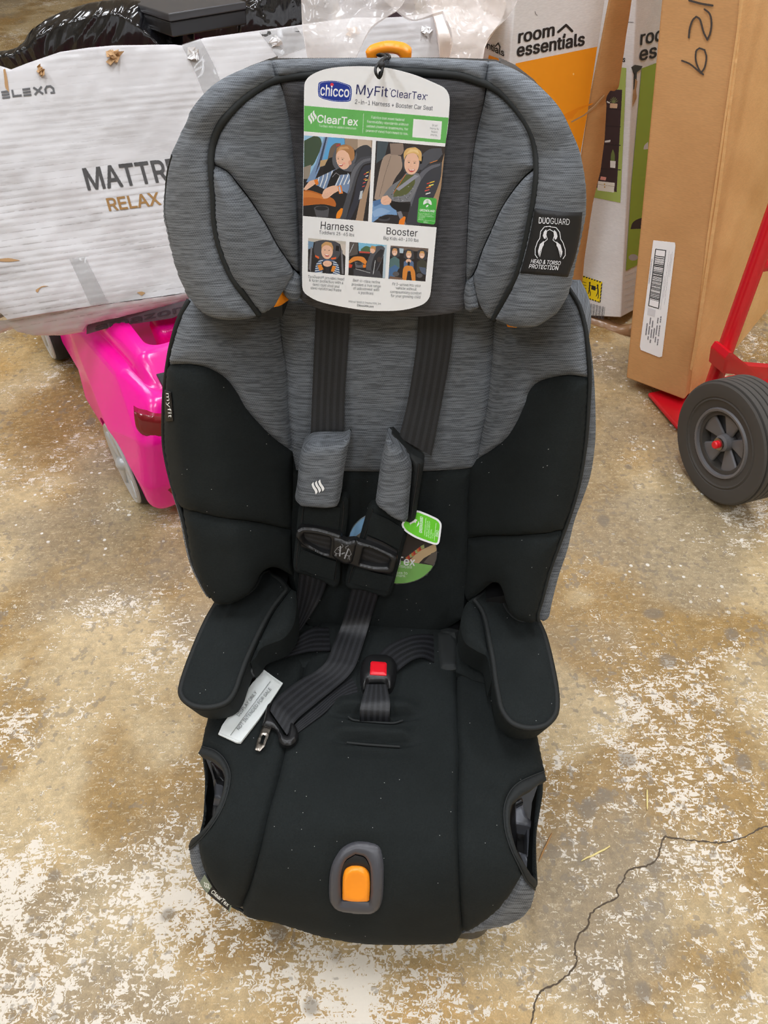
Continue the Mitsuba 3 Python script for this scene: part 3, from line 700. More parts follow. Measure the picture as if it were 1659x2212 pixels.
wingR = [(1052, 188), (1083, 206), (1117, 243), (1142, 282), (1153, 320), (1156, 360), (1130, 383), (1102, 419), (1080, 454), (1059, 500), (1041, 540), (1029, 575), (1020, 595), (1008, 611), (1007, 590), (1010, 500), (1015, 410), (1022, 340), (1032, 280), (1045, 225)]
triR = [(1157, 364), (1131, 386), (1103, 421), (1081, 456), (1061, 501), (1043, 541), (1031, 577), (1023, 597), (1030, 630), (1040, 660), (1055, 683), (1066, 690), (1074, 674), (1092, 640), (1112, 600), (1127, 550), (1142, 480), (1152, 425), (1158, 375)]
put(H_ + '__wing', panel('', wingL, SH, None, .010, .025, .03, step=6, mk=False), GW, 60); put(H_ + '__wing_001', panel('', wingR, SH, None, .010, .025, .03, step=6, mk=False), GW, 60)
put(H_ + '__wing_bolster', panel('', triL, SH, None, .018, .03, .03, step=6, mk=False), GW, 60); put(H_ + '__wing_bolster_001', panel('', triR, SH, None, .018, .03, .03, step=6, mk=False), GW, 60)
put(H_ + '__center_pad', panel('', [(606, 174), (640, 168), (780, 158), (890, 159), (990, 168), (1050, 183), (1044, 225), (1031, 280), (1021, 340), (1014, 410), (1009, 500), (1006, 600), (1003, 660), (990, 674), (900, 684), (790, 681), (700, 670), (655, 652), (650, 640), (648, 586), (645, 480), (640, 398), (633, 331), (625, 263), (614, 208)], SH, None, .006, .02, .03, step=7, mk=False), DW, 60)
put(H_ + '__tab', panel('', [(640, 588), (651, 602), (652, 632), (642, 650), (628, 650), (618, 640), (614, 621), (625, 602)], SH, None, .008, .014, .03, off=.006, step=4, mk=False), GW, 60)
put(H_ + '__tab_001', panel('', [(1021, 597), (1008, 613), (1002, 640), (1005, 668), (1017, 675), (1034, 664), (1028, 630)], SH, None, .008, .014, .03, off=.006, step=4, mk=False), GW, 60)
put(H_ + '__guide_clip', panel('', [(609, 624), (618, 634), (624, 648), (606, 660), (590, 664), (596, 648)], SH, None, .002, .004, .02, off=-.012, step=4, mk=False), 'mat_orange_plastic', 40); tag(H_ + '__guide_clip', 'orange plastic clip peeking out under the headrest')
put(H_ + '__guide_clip_001', panel('', [(1092, 695), (1114, 700), (1116, 708), (1096, 706)], SH, None, .002, .004, .02, off=-.014, step=4, mk=False), 'mat_orange_plastic', 40); tag(H_ + '__guide_clip_001', 'orange plastic clip peeking out under the headrest')
# handle behind the headrest
hp = Plane(wor(np.array(0.), np.array(.875), np.array(.92)), -LV)
put(H_ + '__handle', panel('', [(793, 138), (792, 124), (789.5, 112), (799, 103), (820, 96), (842, 93.5), (871, 98), (886, 108), (888, 118), (886, 138), (868, 138), (864, 125), (857, 118), (840, 115.5), (820, 118), (814, 125), (812, 138)], hp, None, .004, .005, .012, step=3, mk=False), 'mat_orange_plastic', 40); tag(H_ + '__handle', 'orange adjuster handle rising behind the headrest')
# black badge on the right wing
bd = [(1154, 452), (1205, 457), (1258, 459), (1254, 500), (1244, 550), (1227, 598), (1175, 594), (1123, 590), (1137, 540), (1148, 490)]
put(H_ + '__badge', panel('', bd, SH, None, .002, .004, .012, off=.0125, step=4, mk=False), 'mat_label_black', 40); tag(H_ + '__badge', 'black woven badge with silver lettering')
P_ = Print(); SV = (222, 222, 226)
P_.text('DUO', (1163.5, 482.5), (1187, 483.5), 13, SV, True); P_.text('GUARD', (1188.5, 483.5), (1230, 486), 13, SV)
P_.text('HEAD & TORSO', (1146, 568), (1210, 573), 8.6, SV, True, .2); P_.text('PROTECTION', (1142, 579), (1205, 583.5), 8.8, SV, True, .2)
def K(p): return [(1190 + (x - 720) / 2.0, 540 + (y - 1080) / 2.0) for x, y in p]
for s in (1, -1):
    m = lambda pts: K([(717 + s * (x - 717), y + (717 - x) * .0 + (3 if s < 0 else 0)) for x, y in pts])
    P_.line(m([(717, 977), (692, 980), (676, 1000), (672, 1030), (662, 1045), (652, 1075), (652, 1100), (662, 1115)]), 1.7, SV)
    P_.poly(m([(700, 990), (690, 1000), (685, 1018), (690, 1030), (697, 1033), (701, 1015)]), SV); P_.poly(m([(690, 1040), (672, 1055), (664, 1085), (668, 1106), (676, 1080), (690, 1058)]), SV)
    P_.line(m([(717, 990), (702, 998), (699, 1015), (705, 1034), (690, 1046), (680, 1075), (672, 1108)]), 1.5, SV)
P_.put(H_ + '__badge__lettering', SH, .0165, 'mat_print_matte', dens=10)

# ------------------------------------------------------------------ harness
SHM = Implicit(lambda P: np.minimum(f_back(P), np.minimum(f_cushion(P), f_head(P) + .1)))
def strap(k, st, S=SU, **kw): return ribbon(num(S_ + '__harness_strap'), st, S, 'mat_webbing', **kw)
strap('', [(683, 650, 757, 650, .016), (679, 740, 752, 740, .018), (674, 860, 744, 860, .024), (670, 965, 742, 965, .036)], SB)
strap('', [(905, 650, 981, 655, .016), (900, 740, 976, 740, .018), (882, 860, 955, 865, .024), (862, 945, 932, 985, .036)], SB)
# upper padded covers
put(S_ + '__shoulder_pad', panel('', [(656, 961), (672, 951), (704, 949), (738, 949), (752, 944), (756, 950), (751, 970), (744.5, 1005), (738, 1048), (735, 1075), (729, 1087), (708, 1089), (683, 1087), (651, 1087), (640, 1081), (637, 1071), (643, 1037), (647, 995), (651, 972)], SB, None, .010, .012, .016, off=.055, step=5, bdir=LV, shape=lambda P, A, d: .008 * np.cos((P[:, 0] - 697) / 60 * 1.4), mk=False), GW, 50); tag(S_ + '__shoulder_pad', 'grey padded shoulder strap cover with a white emblem')
put(S_ + '__shoulder_pad_001', panel('', [(837, 939), (844, 946), (862, 963), (879, 984), (888, 1005), (888, 1037), (884, 1079), (881, 1118), (875, 1124), (852, 1113), (831, 1098), (816, 1088), (812, 1079), (816, 1048), (822, 1005), (829, 974)], SB, None, .010, .012, .016, off=.055, step=5, bdir=LV, shape=lambda P, A, d: .006 * np.cos((P[:, 0] - 845) / 40 * 1.4), mk=False), GW, 50); tag(S_ + '__shoulder_pad_001', 'grey padded shoulder strap cover turned to show its black edge')
put(S_ + '__shoulder_pad__edge', panel('', [(654, 962), (672, 948), (704, 945), (738, 945), (755, 941), (757, 946), (738, 951), (704, 952), (674, 954), (656, 966)], SB, None, .003, .005, .014, off=.05, step=4, bdir=LV, mk=False), BT, 50)
put(S_ + '__shoulder_pad_001__edge', panel('', [(836, 938), (848, 936), (862, 951), (888, 979), (912, 993), (916, 1000), (911, 1030), (903, 1080), (897, 1120), (886, 1129), (877, 1126), (883, 1110), (886, 1079), (890, 1037), (890, 1005), (881, 984), (862, 962), (844, 945)], SB, None, .008, .012, .014, off=.046, step=5, bdir=LV, mk=False), BT, 50)
pipe(S_ + '__shoulder_pad_001__seam', [(905, 1002), (902, 1030), (894, 1080), (889, 1118)], SB, 'mat_label_black', .0012, .0545)
P_ = Print()
for i in range(3):
    x, y = 673 + 7.2 * i, 1046 - 3.0 * i
    P_.poly(spline([(x, y), (x + 4, y - 5), (x + 6, y + 3), (x + 12, y + 12), (x + 13, y + 17), (x + 9, y + 22), (x + 7, y + 15), (x + 2, y + 7)], 2), (240, 240, 240))
P_.put(S_ + '__shoulder_pad__emblem', SB, .0765, 'mat_print_matte'); tag(S_ + '__shoulder_pad__emblem', 'white three-stroke emblem')
# lower black covers
loL = [(652, 1080), (700, 1084), (730, 1080), (738, 1072), (747, 1073), (752, 1081), (751, 1107), (747, 1149), (741, 1185), (735, 1216), (733, 1256), (728, 1266), (720, 1269), (712, 1264), (690, 1252), (660, 1242), (640, 1236), (634, 1225), (636, 1190), (641, 1140), (645, 1100)]
loR = [(803, 1091), (816, 1091), (845, 1105), (876, 1122), (880, 1148), (871, 1185), (863, 1216), (855, 1245), (848, 1271), (841, 1286), (830, 1289), (815, 1284), (790, 1276), (755, 1271), (747, 1262), (748, 1245), (757, 1220), (768, 1195), (780, 1153), (789, 1121), (795, 1100)]
put(S_ + '__chest_pad', panel('', loL, SB, None, .006, .008, .010, off=.038, step=5, bdir=LV, mk=False), BC, 50); put(S_ + '__chest_pad_001', panel('', loR, SB, None, .006, .008, .010, off=.038, step=5, bdir=LV, mk=False), BC, 50)
for k, st in (('__chest_pad__band', [(657, 1092, 656, 1138, .0465), (690, 1096, 688, 1141, .0495), (736, 1096, 731, 1146, .0465)]), ('__chest_pad__band_001', [(650, 1185, 643, 1228, .0465), (685, 1200, 678, 1241, .0495), (726, 1213, 721, 1254, .0465)]),
              ('__chest_pad_001__band', [(804, 1107, 791, 1153, .0465), (838, 1122, 825, 1168, .0495), (873, 1143, 862, 1187, .0465)]), ('__chest_pad_001__band_001', [(770, 1222, 757, 1258, .0465), (806, 1236, 796, 1270, .0495), (850, 1246, 838, 1278, .0465)])):
    ribbon(S_ + k, st, SB, BC, thick=.004, bulge=.0015, step=5)
for k, p in (('__chest_pad__seam', [(656, 1092), (650, 1140), (642, 1190), (640, 1226), (648, 1233)]), ('__chest_pad__seam_001', [(741, 1082), (742, 1106), (737, 1149), (731, 1190), (726, 1216), (724, 1256)]), ('__chest_pad_001__seam', [(805, 1100), (797, 1130), (786, 1160), (772, 1200), (757, 1240), (753, 1258)]), ('__chest_pad_001__seam_001', [(872, 1148), (862, 1187), (853, 1220), (840, 1268), (834, 1280)])):
    pipe(S_ + k, p, SB, 'mat_label_black', .0009, .0445)
# webbing bands seen under the clip
ribbon(num(S_ + '__harness_strap'), [(658, 1140, 650, 1180, .0475), (690, 1146, 684, 1192, .0485), (732, 1150, 726, 1208, .0475)], SB, 'mat_webbing', step=6)
ribbon(num(S_ + '__harness_strap'), [(793, 1158, 774, 1215, .0475), (828, 1172, 815, 1230, .0485), (858, 1190, 848, 1236, .0475)], SB, 'mat_webbing', step=6)
# chest clip
clipL = [(640, 1160), (643, 1145), (654, 1139.5), (683, 1141), (713, 1149), (735, 1157), (738, 1163), (744, 1166), (748, 1168), (736, 1212), (729, 1210), (713, 1206), (683, 1193), (652, 1176)]
holeL = [(653, 1157), (658, 1151), (683, 1154), (712, 1160), (714, 1166), (711, 1196), (705, 1196), (689, 1190), (660, 1172)]
clipR = [(746, 1168), (766, 1166), (778, 1171), (810, 1181), (841, 1195), (856, 1204), (858, 1212), (852, 1235), (842, 1239), (810, 1235), (772, 1225), (755, 1219), (736, 1212)]
holeR = [(787, 1182), (800, 1184), (838, 1202), (843, 1210), (838, 1225), (810, 1224), (778, 1217)]
put(S_ + '__chest_clip', panel('', clipL, SB, None, .003, .004, .007, off=.0552, step=2.4, bdir=LV, holes=[holeL], mk=False), 'mat_black_plastic', 45); put(S_ + '__chest_clip_001', panel('', clipR, SB, None, .003, .004, .007, off=.0552, step=2.4, bdir=LV, holes=[holeR], mk=False), 'mat_black_plastic', 45)
tag(S_ + '__chest_clip', 'black plastic chest clip half with an embossed child figure'); tag(S_ + '__chest_clip_001', 'black plastic chest clip half with an open slot')
put(S_ + '__chest_clip__button', panel('', [(720, 1158), (738, 1165), (750, 1170), (766, 1167), (772, 1173), (762, 1213), (752, 1218), (742, 1217), (726, 1208), (716, 1200)], SB, None, .003, .004, .004, off=.0575, step=3.5, bdir=LV, mk=False), 'mat_black_plastic', 45)
P_ = Print(); GI = (150, 150, 152); zc = lambda pts: Z(4.74, 620, 900, pts)
for p, w in (([(560, 1305), (575, 1325), (560, 1345)], .9), ([(628, 1320), (600, 1335), (605, 1355)], .9), ([(545, 1330), (515, 1345), (485, 1385), (505, 1400), (575, 1408)], .9), ([(640, 1360), (658, 1410), (640, 1425), (590, 1418)], .9), ([(500, 1400), (490, 1425)], .9), ([(510, 1402), (503, 1428)], .9), ([(632, 1425), (625, 1460)], .9), ([(640, 1425), (642, 1465)], .9), ([(547, 1330), (540, 1425)], 3), ([(628, 1355), (590, 1450)], 3), ([(520, 1360), (545, 1375)], .8), ([(565, 1400), (590, 1395)], 2)):
    P_.line(zc(p), w, GI)
P_.put(S_ + '__chest_clip__emblem', SB, .0612, 'mat_print_matte')
# lower straps
strap('', [(649, 1228, 709, 1250, .038), (642, 1290, 694, 1290, .03), (635, 1336, 670, 1331, .035), (621, 1370, 646, 1365, .04), (592, 1395, 615, 1399, .035), (560, 1410, 569, 1434, .03), (530, 1425, 539, 1460, .022)])
strap('', [(710, 1355, 714, 1406, .016), (672, 1358, 674, 1407, .028), (624, 1388, 638, 1414, .032), (590, 1410, 592, 1428, .032), (546, 1432, 541, 1451, .03)])
strap('', [(763, 1262, 820, 1275, .038), (740, 1344, 803, 1330, .03), (722, 1387, 786, 1387, .03), (705, 1428, 769, 1436, .026), (680, 1451, 752, 1461, .022), (652, 1466, 729, 1482, .02), (618, 1490, 683, 1519, .02), (592, 1514, 640, 1556, .02), (583, 1535, 620, 1588, .018)])
strap('', [(628, 1572, 640, 1586, .014), (650, 1553, 664, 1568, .015), (684, 1524, 701, 1540, .015), (714, 1498, 726, 1516, .014), (745, 1472, 757, 1500, .012), (775, 1452, 790, 1494, .01)])
strap('', [(818, 1412, 838, 1470, .012), (845, 1390, 870, 1440, .022), (885, 1373, 895, 1424, .026), (915, 1369, 916, 1421, .022), (940, 1371, 938, 1432, .012), (955, 1376, 952, 1440, .006)])
put(S_ + '__strap_end', panel('', [(943, 1368), (960, 1364), (982, 1366), (989, 1400), (988, 1446), (970, 1448), (952, 1444), (946, 1410)], SU, None, .005, .008, .01, off=.012, step=5, mk=False), BT, 50)
strap('', [(791, 1478, 835, 1478, .034), (781, 1515, 842, 1512, .036), (777, 1535, 842, 1537, .033), (777, 1550, 841, 1552, .026), (777, 1558, 841, 1560, .012)], SC)
bk = [(782, 1433), (786, 1424), (795, 1417), (809, 1415.5), (838, 1417), (852, 1427), (857, 1442), (853, 1468), (845, 1485), (837, 1488), (834, 1481), (828, 1474), (798, 1474), (792, 1484), (785, 1490), (780, 1477), (778, 1454)]
put(S_ + '__buckle', panel('', bk, SC, None, .008, .012, .014, off=.024, step=4, mk=False), 'mat_black_plastic', 45); tag(S_ + '__buckle', 'black harness buckle with a red release button')
put(S_ + '__buckle__button', panel('', [(800, 1428), (836, 1430), (835, 1459), (799, 1457)], SC, None, .002, .003, .003, off=.032, step=3.5, smooth=False, mk=False), 'mat_red_plastic', 45); tag(S_ + '__buckle__button', 'square red release button')
put(S_ + '__latch', panel('', [(588, 1517), (578, 1523), (569, 1559), (566, 1567), (586, 1571), (597, 1577), (601, 1590), (603, 1601), (612, 1609), (627, 1610), (640, 1600), (644, 1584), (638, 1568), (628, 1560), (622, 1590), (612, 1586), (596, 1560), (583, 1540), (584, 1526)], SC, None, .004, .005, .006, off=.022, step=3.5, mk=False), 'mat_black_plastic', 45); tag(S_ + '__latch', 'black plastic latch plate threaded on the strap')
put(S_ + '__latch__tongue', panel('', [(568, 1567), (586, 1572), (579, 1593), (571, 1613), (561, 1623), (551, 1620), (556, 1598)], SC, None, .0008, .0015, .002, off=.022, step=3, smooth=False, holes=[[(567, 1587), (574, 1589), (568, 1606), (561.5, 1604)]], mk=False), 'mat_steel', 30); tag(S_ + '__latch__tongue', 'bare metal buckle tongue')

# ------------------------------------------------------------------ hang tag, round card and green tag
ST = Plane(wor(np.array(0.), np.array(.732), np.array(.727)), -LV + .19 * LW)
tago = [(657, 190), (659, 177), (670, 163.6), (697, 151), (730, 145), (773, 143), (820, 144.6), (853, 150), (898, 162.5), (938, 179), (960, 190), (969, 203), (971.5, 220), (968, 270), (961, 320), (954.5, 380), (942, 505), (930, 634), (924.4, 647.6), (911, 658.8), (875, 669), (830, 672), (786, 670), (730, 661), (686, 650), (659, 634), (653, 620), (653, 540), (654, 447), (656, 300)]
hole = [(822 + 5 * math.cos(a), 160 + 7 * math.sin(a)) for a in np.linspace(0, 2 * math.pi, 12, endpoint=False)]
put('hang_tag__card', panel('', tago, ST, None, 0, 1, .0007, step=8, holes=[hole], mk=False), 'mat_paper', 30); tag('hang_tag', 'large white and green printed hang tag hanging on the headrest of the car seat', 'tag')
zt = lambda p: np.c_[630 + np.asarray(p)[:, 0] / 4.4838, 90 + np.asarray(p)[:, 1] / 4.4838]
Q = Print(zt); W_ = (240, 241, 243); NV = (44, 48, 98); DK = (58, 60, 68)
Q.poly([(122, 620), (1521, 737), (1491, 985), (118, 868)], (104, 184, 96))
lg = [(262, 398), (300, 384), (420, 380), (540, 414), (574, 436), (582, 500), (572, 570), (540, 582), (420, 580), (300, 553), (262, 530), (254, 470)]
Q.poly(spline(lg, 12), (32, 62, 150)); Q.poly(spline([(415 + (x - 415) * .94, 480 + (y - 480) * .93) for x, y in lg], 12), (236, 238, 244)); Q.poly(spline([(415 + (x - 415) * .92, 480 + (y - 480) * .91) for x, y in lg], 12), (28, 54, 148))
Q.text('ch', (276, 518), (368, 524), 104, W_, True); Q.text('icco', (376, 526), (556, 536), 96, W_, True); Q.ell((390, 415), 19, 19, (222, 52, 74)); Q.poly([(372, 392), (408, 394), (406, 428), (372, 426)], (28, 54, 148)); Q.ell((390, 416), 16, 17, (222, 52, 74))
Q.text('MyFit', (622, 508), (928, 536), 94, NV); Q.text('ClearTex', (958, 534), (1300, 566), 72, NV); Q.ell((954, 458), 5, 5, NV); Q.ell((1312, 520), 6, 6, NV)
Q.text('2-in-1 Harness + Booster Car Seat', (612, 602), (1365, 666), 43, (70, 72, 84))
for i in range(3):
    x, y = 160 + 22 * i, 725 - 22 * i
    Q.poly(spline([(x, y), (x + 15, y - 18), (x + 17, y + 8), (x + 35, y + 36), (x + 38, y + 56), (x + 26, y + 78), (x + 22, y + 54), (x + 5, y + 30)], 6), W_)
Q.text('ClearTex', (245, 782), (640, 815), 74, W_, True); Q.text('Textiles with no added chemicals', (265, 825), (625, 852), 23, (228, 240, 226)); Q.line([(697, 697), (688, 885)], .7, W_)
for t, a, b in (('Fabrics that meet federal', (772, 744), (1093, 770)), ('flammability standards without', (728, 784), (1130, 816)), ('added chemical treatments, for', (725, 828), (1127, 860)), ('peace of mind from head to toe.', (718, 871), (1127, 905))): Q.text(t, a, b, 25, W_)
Q.poly([(1180, 748), (1457, 772), (1442, 950), (1168, 925)], W_)
for t, a, b in (('Scan', (1359, 818), (1413, 823)), ('here to', (1342, 848), (1426, 856)), ('learn', (1352, 880), (1412, 886)), ('more.', (1345, 910), (1411, 917))): Q.text(t, a, b, 21, (80, 82, 88))
SK, SK2, HR = (236, 190, 164), (216, 160, 134), (176, 126, 82)
# first picture: toddler in a harness
fr = [(120, 908), (782, 955), (740, 1740), (110, 1688)]; i0 = len(Q.items)
Q.poly(fr, (38, 36, 40))
Q.poly([(120, 900), (350, 915), (300, 1140), (170, 1310), (110, 1310)], (150, 196, 226)); Q.poly(spline([(120, 960), (180, 930), (230, 905), (280, 940), (290, 1010), (250, 1110), (200, 1200), (120, 1220)], 14), (66, 84, 66)); Q.poly([(110, 1220), (190, 1190), (170, 1330), (110, 1330)], (150, 140, 128))
Q.poly([(316, 915), (362, 925), (304, 1150), (215, 1360), (140, 1360), (235, 1180)], (124, 152, 190)); Q.poly([(330, 920), (345, 922), (290, 1150), (225, 1290), (265, 1160)], (60, 70, 92))
Q.poly([(360, 925), (512, 938), (515, 1010), (440, 1040), (400, 1130), (300, 1210), (300, 1150)], (96, 168, 220)); Q.poly(spline([(350, 1130), (375, 1030), (420, 985), (475, 985), (480, 1020), (430, 1060), (400, 1130), (330, 1190)], 12), (112, 96, 84)); Q.poly(spline([(430, 1000), (470, 985), (465, 1015), (435, 1030)], 8), (170, 70, 66)); Q.poly([(280, 1150), (400, 1130), (385, 1180), (270, 1215)], (190, 160, 120))
Q.poly([(515, 930), (790, 950), (780, 1060), (515, 1040)], (158, 138, 120)); Q.poly(spline([(640, 945), (770, 955), (770, 1060), (640, 1060)], 14), (196, 176, 158))
Q.poly([(620, 1730), (690, 1400), (760, 1240), (780, 1240), (745, 1745)], (168, 140, 116)); Q.poly([(690, 1745), (735, 1480), (770, 1300), (760, 1745)], (44, 42, 44))
Q.poly(spline([(330, 1180), (360, 1130), (400, 1120), (430, 1260), (450, 1330), (380, 1330), (300, 1260)], 12), (30, 30, 33))
Q.poly(spline([(395, 1120), (430, 1020), (520, 995), (600, 1030), (640, 1180), (580, 1260), (440, 1240), (400, 1190)], 12), (92, 94, 102))
Q.poly(spline([(575, 1110), (640, 1030), (720, 1000), (774, 1030), (772, 1100), (690, 1130), (650, 1180), (585, 1180)], 12), (62, 64, 70)); Q.poly(spline([(590, 1070), (620, 1055), (632, 1100), (610, 1170), (586, 1180)], 8), (94, 96, 104)); Q.poly([(596, 1062), (622, 1056), (614, 1108), (592, 1112)], (24, 24, 26))
Q.poly(spline([(560, 1360), (590, 1230), (660, 1130), (768, 1105), (770, 1170), (690, 1200), (640, 1300), (590, 1480), (520, 1740), (440, 1740), (520, 1540)], 14), (74, 76, 84)); Q.poly(spline([(560, 1345), (600, 1230), (680, 1150), (765, 1125), (765, 1150), (690, 1175), (625, 1260), (570, 1440), (548, 1480)], 14), (104, 106, 114)); Q.poly(spline([(640, 1330), (700, 1210), (768, 1190), (740, 1340), (650, 1560), (560, 1740), (520, 1740), (600, 1520)], 14), (52, 54, 66))
for x, y, c in ((700, 1280, (210, 70, 60)), (722, 1265, (230, 190, 70)), (716, 1300, (240, 240, 240)), (698, 1330, (230, 120, 50)), (690, 1365, (220, 90, 90)), (712, 1340, (230, 220, 120)), (684, 1400, (200, 80, 70))): Q.poly([(x, y), (x + 26, y - 8), (x + 24, y + 2), (x - 2, y + 10)], c)
Q.poly([(665, 1450), (690, 1440), (680, 1520), (650, 1530)], (190, 196, 204))
body = [(225, 1330), (330, 1280), (430, 1235), (500, 1240), (565, 1290), (560, 1400), (540, 1470), (430, 1420), (330, 1430), (240, 1390)]
j = len(Q.items); Q.poly(spline(body, 12), (120, 142, 176))
for k in range(9): Q.line([(225 + k * 40, 1440 - k * 8), (262 + k * 40, 1330 - k * 4), (280 + k * 40, 1210)], 2.2, (226, 230, 236))
Q.clip(spline(body, 12), j)
Q.poly(spline([(330, 1440), (400, 1260), (460, 1225), (540, 1260), (545, 1285), (470, 1290), (400, 1420), (350, 1470)], 10), (30, 30, 33)); Q.line([(395, 1310), (430, 1270), (470, 1300)], 1.2, (140, 140, 146))
Q.ell((500, 1130), 70, 108, SK, -8); Q.ell((565, 1172), 16, 24, SK2); Q.poly(spline([(430, 1095), (436, 1030), (490, 1000), (560, 1005), (604, 1050), (606, 1130), (575, 1165), (562, 1120), (545, 1080), (500, 1050), (455, 1060)], 10), HR); Q.poly(spline([(440, 1070), (470, 1020), (540, 1015), (560, 1040), (500, 1040)], 10), (206, 158, 110))
Q.ell((452, 1135), 7, 4, (60, 50, 48)); Q.ell((492, 1142), 8, 4, (60, 50, 48)); Q.line([(440, 1122), (460, 1120)], .7, (150, 104, 78)); Q.line([(480, 1126), (506, 1130)], .7, (150, 104, 78)); Q.line([(462, 1145), (452, 1168), (465, 1172)], .7, SK2); Q.poly(spline([(448, 1185), (470, 1192), (500, 1188), (490, 1206), (466, 1208)], 6), (178, 76, 70)); Q.poly([(455, 1188), (492, 1191), (486, 1197), (460, 1196)], (248, 244, 240)); Q.ell((508, 1180), 14, 11, (238, 170, 150))
Q.poly(spline([(110, 1440), (180, 1440), (300, 1480), (400, 1520), (430, 1570), (425, 1600), (300, 1580), (110, 1600)], 12), (190, 106, 46)); Q.poly(spline([(110, 1450), (200, 1460), (310, 1500), (340, 1530), (210, 1510), (110, 1510)], 12), (212, 128, 62)); Q.poly(spline([(110, 1590), (300, 1575), (420, 1600), (430, 1660), (110, 1700)], 12), (34, 33, 36))
Q.poly(spline([(112, 1430), (170, 1355), (225, 1335), (245, 1365), (200, 1400), (140, 1440)], 8), SK); Q.poly([(215, 1340), (250, 1330), (262, 1380), (235, 1392)], (232, 130, 50))
Q.poly(spline([(290, 1490), (320, 1430), (400, 1395), (460, 1400), (465, 1440), (410, 1470), (350, 1515), (310, 1520)], 8), SK)
for k in range(4): Q.line([(302 + 18 * k, 1512 - 2 * k), (330 + 18 * k, 1470 - 4 * k)], .6, SK2)
Q.poly([(445, 1398), (480, 1390), (498, 1470), (460, 1475)], (232, 130, 50)); Q.poly([(452, 1405), (470, 1400), (482, 1460), (466, 1465)], (180, 190, 210))
Q.poly(spline([(215, 1610), (250, 1592), (340, 1596), (362, 1620), (352, 1700), (240, 1700)], 8), (84, 84, 90)); Q.ell((290, 1615), 62, 20, (40, 40, 44)); Q.poly(spline([(432, 1680), (445, 1648), (480, 1612), (497, 1615), (490, 1660), (470, 1710), (430, 1712)], 6), (240, 140, 34))
Q.clip(fr, i0)
# second picture: older child on the booster
fr = [(818, 960), (1487, 1018), (1408, 1798), (776, 1748)]; i0 = len(Q.items)
Q.poly(fr, (48, 44, 46)); Q.poly([(830, 960), (940, 970), (900, 1120), (818, 1180)], (72, 84, 92)); Q.poly([(1090, 985), (1487, 1010), (1480, 1100), (1090, 1080)], (60, 52, 50))
Q.poly(spline([(800, 1520), (850, 1250), (890, 1120), (960, 1085), (1060, 1110), (1070, 1220), (1000, 1330), (930, 1480), (860, 1560)], 14), (166, 146, 132)); Q.poly(spline([(950, 985), (1080, 985), (1085, 1060), (1060, 1100), (960, 1095)], 10), (142, 124, 114)); Q.line([(960, 1110), (900, 1300), (850, 1500)], 1, (120, 104, 96))
Q.poly([(1390, 1400), (1480, 1080), (1480, 1400), (1400, 1700), (1330, 1700)], (168, 138, 108)); Q.poly([(1400, 1640), (1450, 1400), (1440, 1640), (1410, 1798), (1380, 1798)], (40, 38, 40))
Q.poly(spline([(1070, 1150), (1090, 1050), (1180, 1010), (1260, 1060), (1270, 1200), (1200, 1290), (1090, 1260)], 12), (70, 72, 78))
Q.poly(spline([(1230, 1170), (1260, 1100), (1340, 1040), (1450, 1030), (1462, 1090), (1400, 1160), (1330, 1180), (1270, 1240), (1235, 1240)], 12), (82, 84, 92)); Q.poly([(1248, 1118), (1275, 1110), (1262, 1180), (1240, 1188)], (22, 22, 24)); Q.line([(1340, 1175), (1410, 1150)], 1.3, (232, 130, 50))
Q.poly(spline([(1190, 1400), (1240, 1270), (1330, 1190), (1456, 1165), (1440, 1330), (1370, 1520), (1230, 1798), (1100, 1798), (1150, 1560)], 14), (62, 64, 72)); Q.poly(spline([(1150, 1540), (1200, 1360), (1260, 1260), (1350, 1200), (1440, 1180), (1440, 1200), (1330, 1250), (1250, 1350), (1190, 1500), (1160, 1600)], 14), (100, 102, 112))
for x, y, c in ((1310, 1370, (210, 70, 60)), (1340, 1360, (230, 190, 70)), (1330, 1390, (240, 240, 120)), (1305, 1410, (230, 120, 50)), (1290, 1440, (220, 90, 90)), (1300, 1470, (240, 240, 240))): Q.poly([(x, y), (x + 46, y - 12), (x + 44, y - 2), (x - 2, y + 12)], c)
Q.poly(spline([(1060, 1330), (1110, 1270), (1230, 1275), (1250, 1330), (1200, 1450), (1150, 1550), (1010, 1550), (880, 1500), (960, 1400)], 12), (122, 124, 130)); Q.poly(spline([(1060, 1340), (1110, 1285), (1190, 1290), (1190, 1380), (1110, 1480), (985, 1505), (1000, 1430)], 12), (92, 98, 60)); Q.line([(985, 1470), (1075, 1330), (1105, 1285)], 1.0, (226, 110, 60)); Q.poly([(1010, 1425), (1190, 1290), (1235, 1300), (1040, 1445)], (150, 152, 164))
rr = random.Random(3)
for k in range(90):
    x, y = rr.uniform(900, 1200), rr.uniform(1400, 1545)
    if x + (y - 1400) * .7 > 1010 and x - 1010 < 190 - (y - 1400) * .6 and not (1000 < x < 1120 and y < 1480): Q.ell((x, y), 6, 3, rr.choice([(170, 172, 178), (80, 82, 88)]))
Q.poly(spline([(780, 1560), (860, 1525), (900, 1560), (1000, 1610), (1025, 1680), (900, 1680), (770, 1760)], 12), (120, 158, 204)); Q.poly(spline([(785, 1545), (860, 1525), (890, 1560), (800, 1600)], 10), (84, 120, 168)); Q.poly(spline([(775, 1650), (860, 1610), (960, 1640), (900, 1672), (800, 1700)], 10), (146, 180, 220))
Q.poly(spline([(862, 1540), (880, 1500), (925, 1488), (968, 1530), (960, 1575), (900, 1582), (870, 1570)], 8), SK); Q.line([(880, 1545), (920, 1520)], .6, SK2); Q.line([(890, 1562), (940, 1548)], .6, SK2)
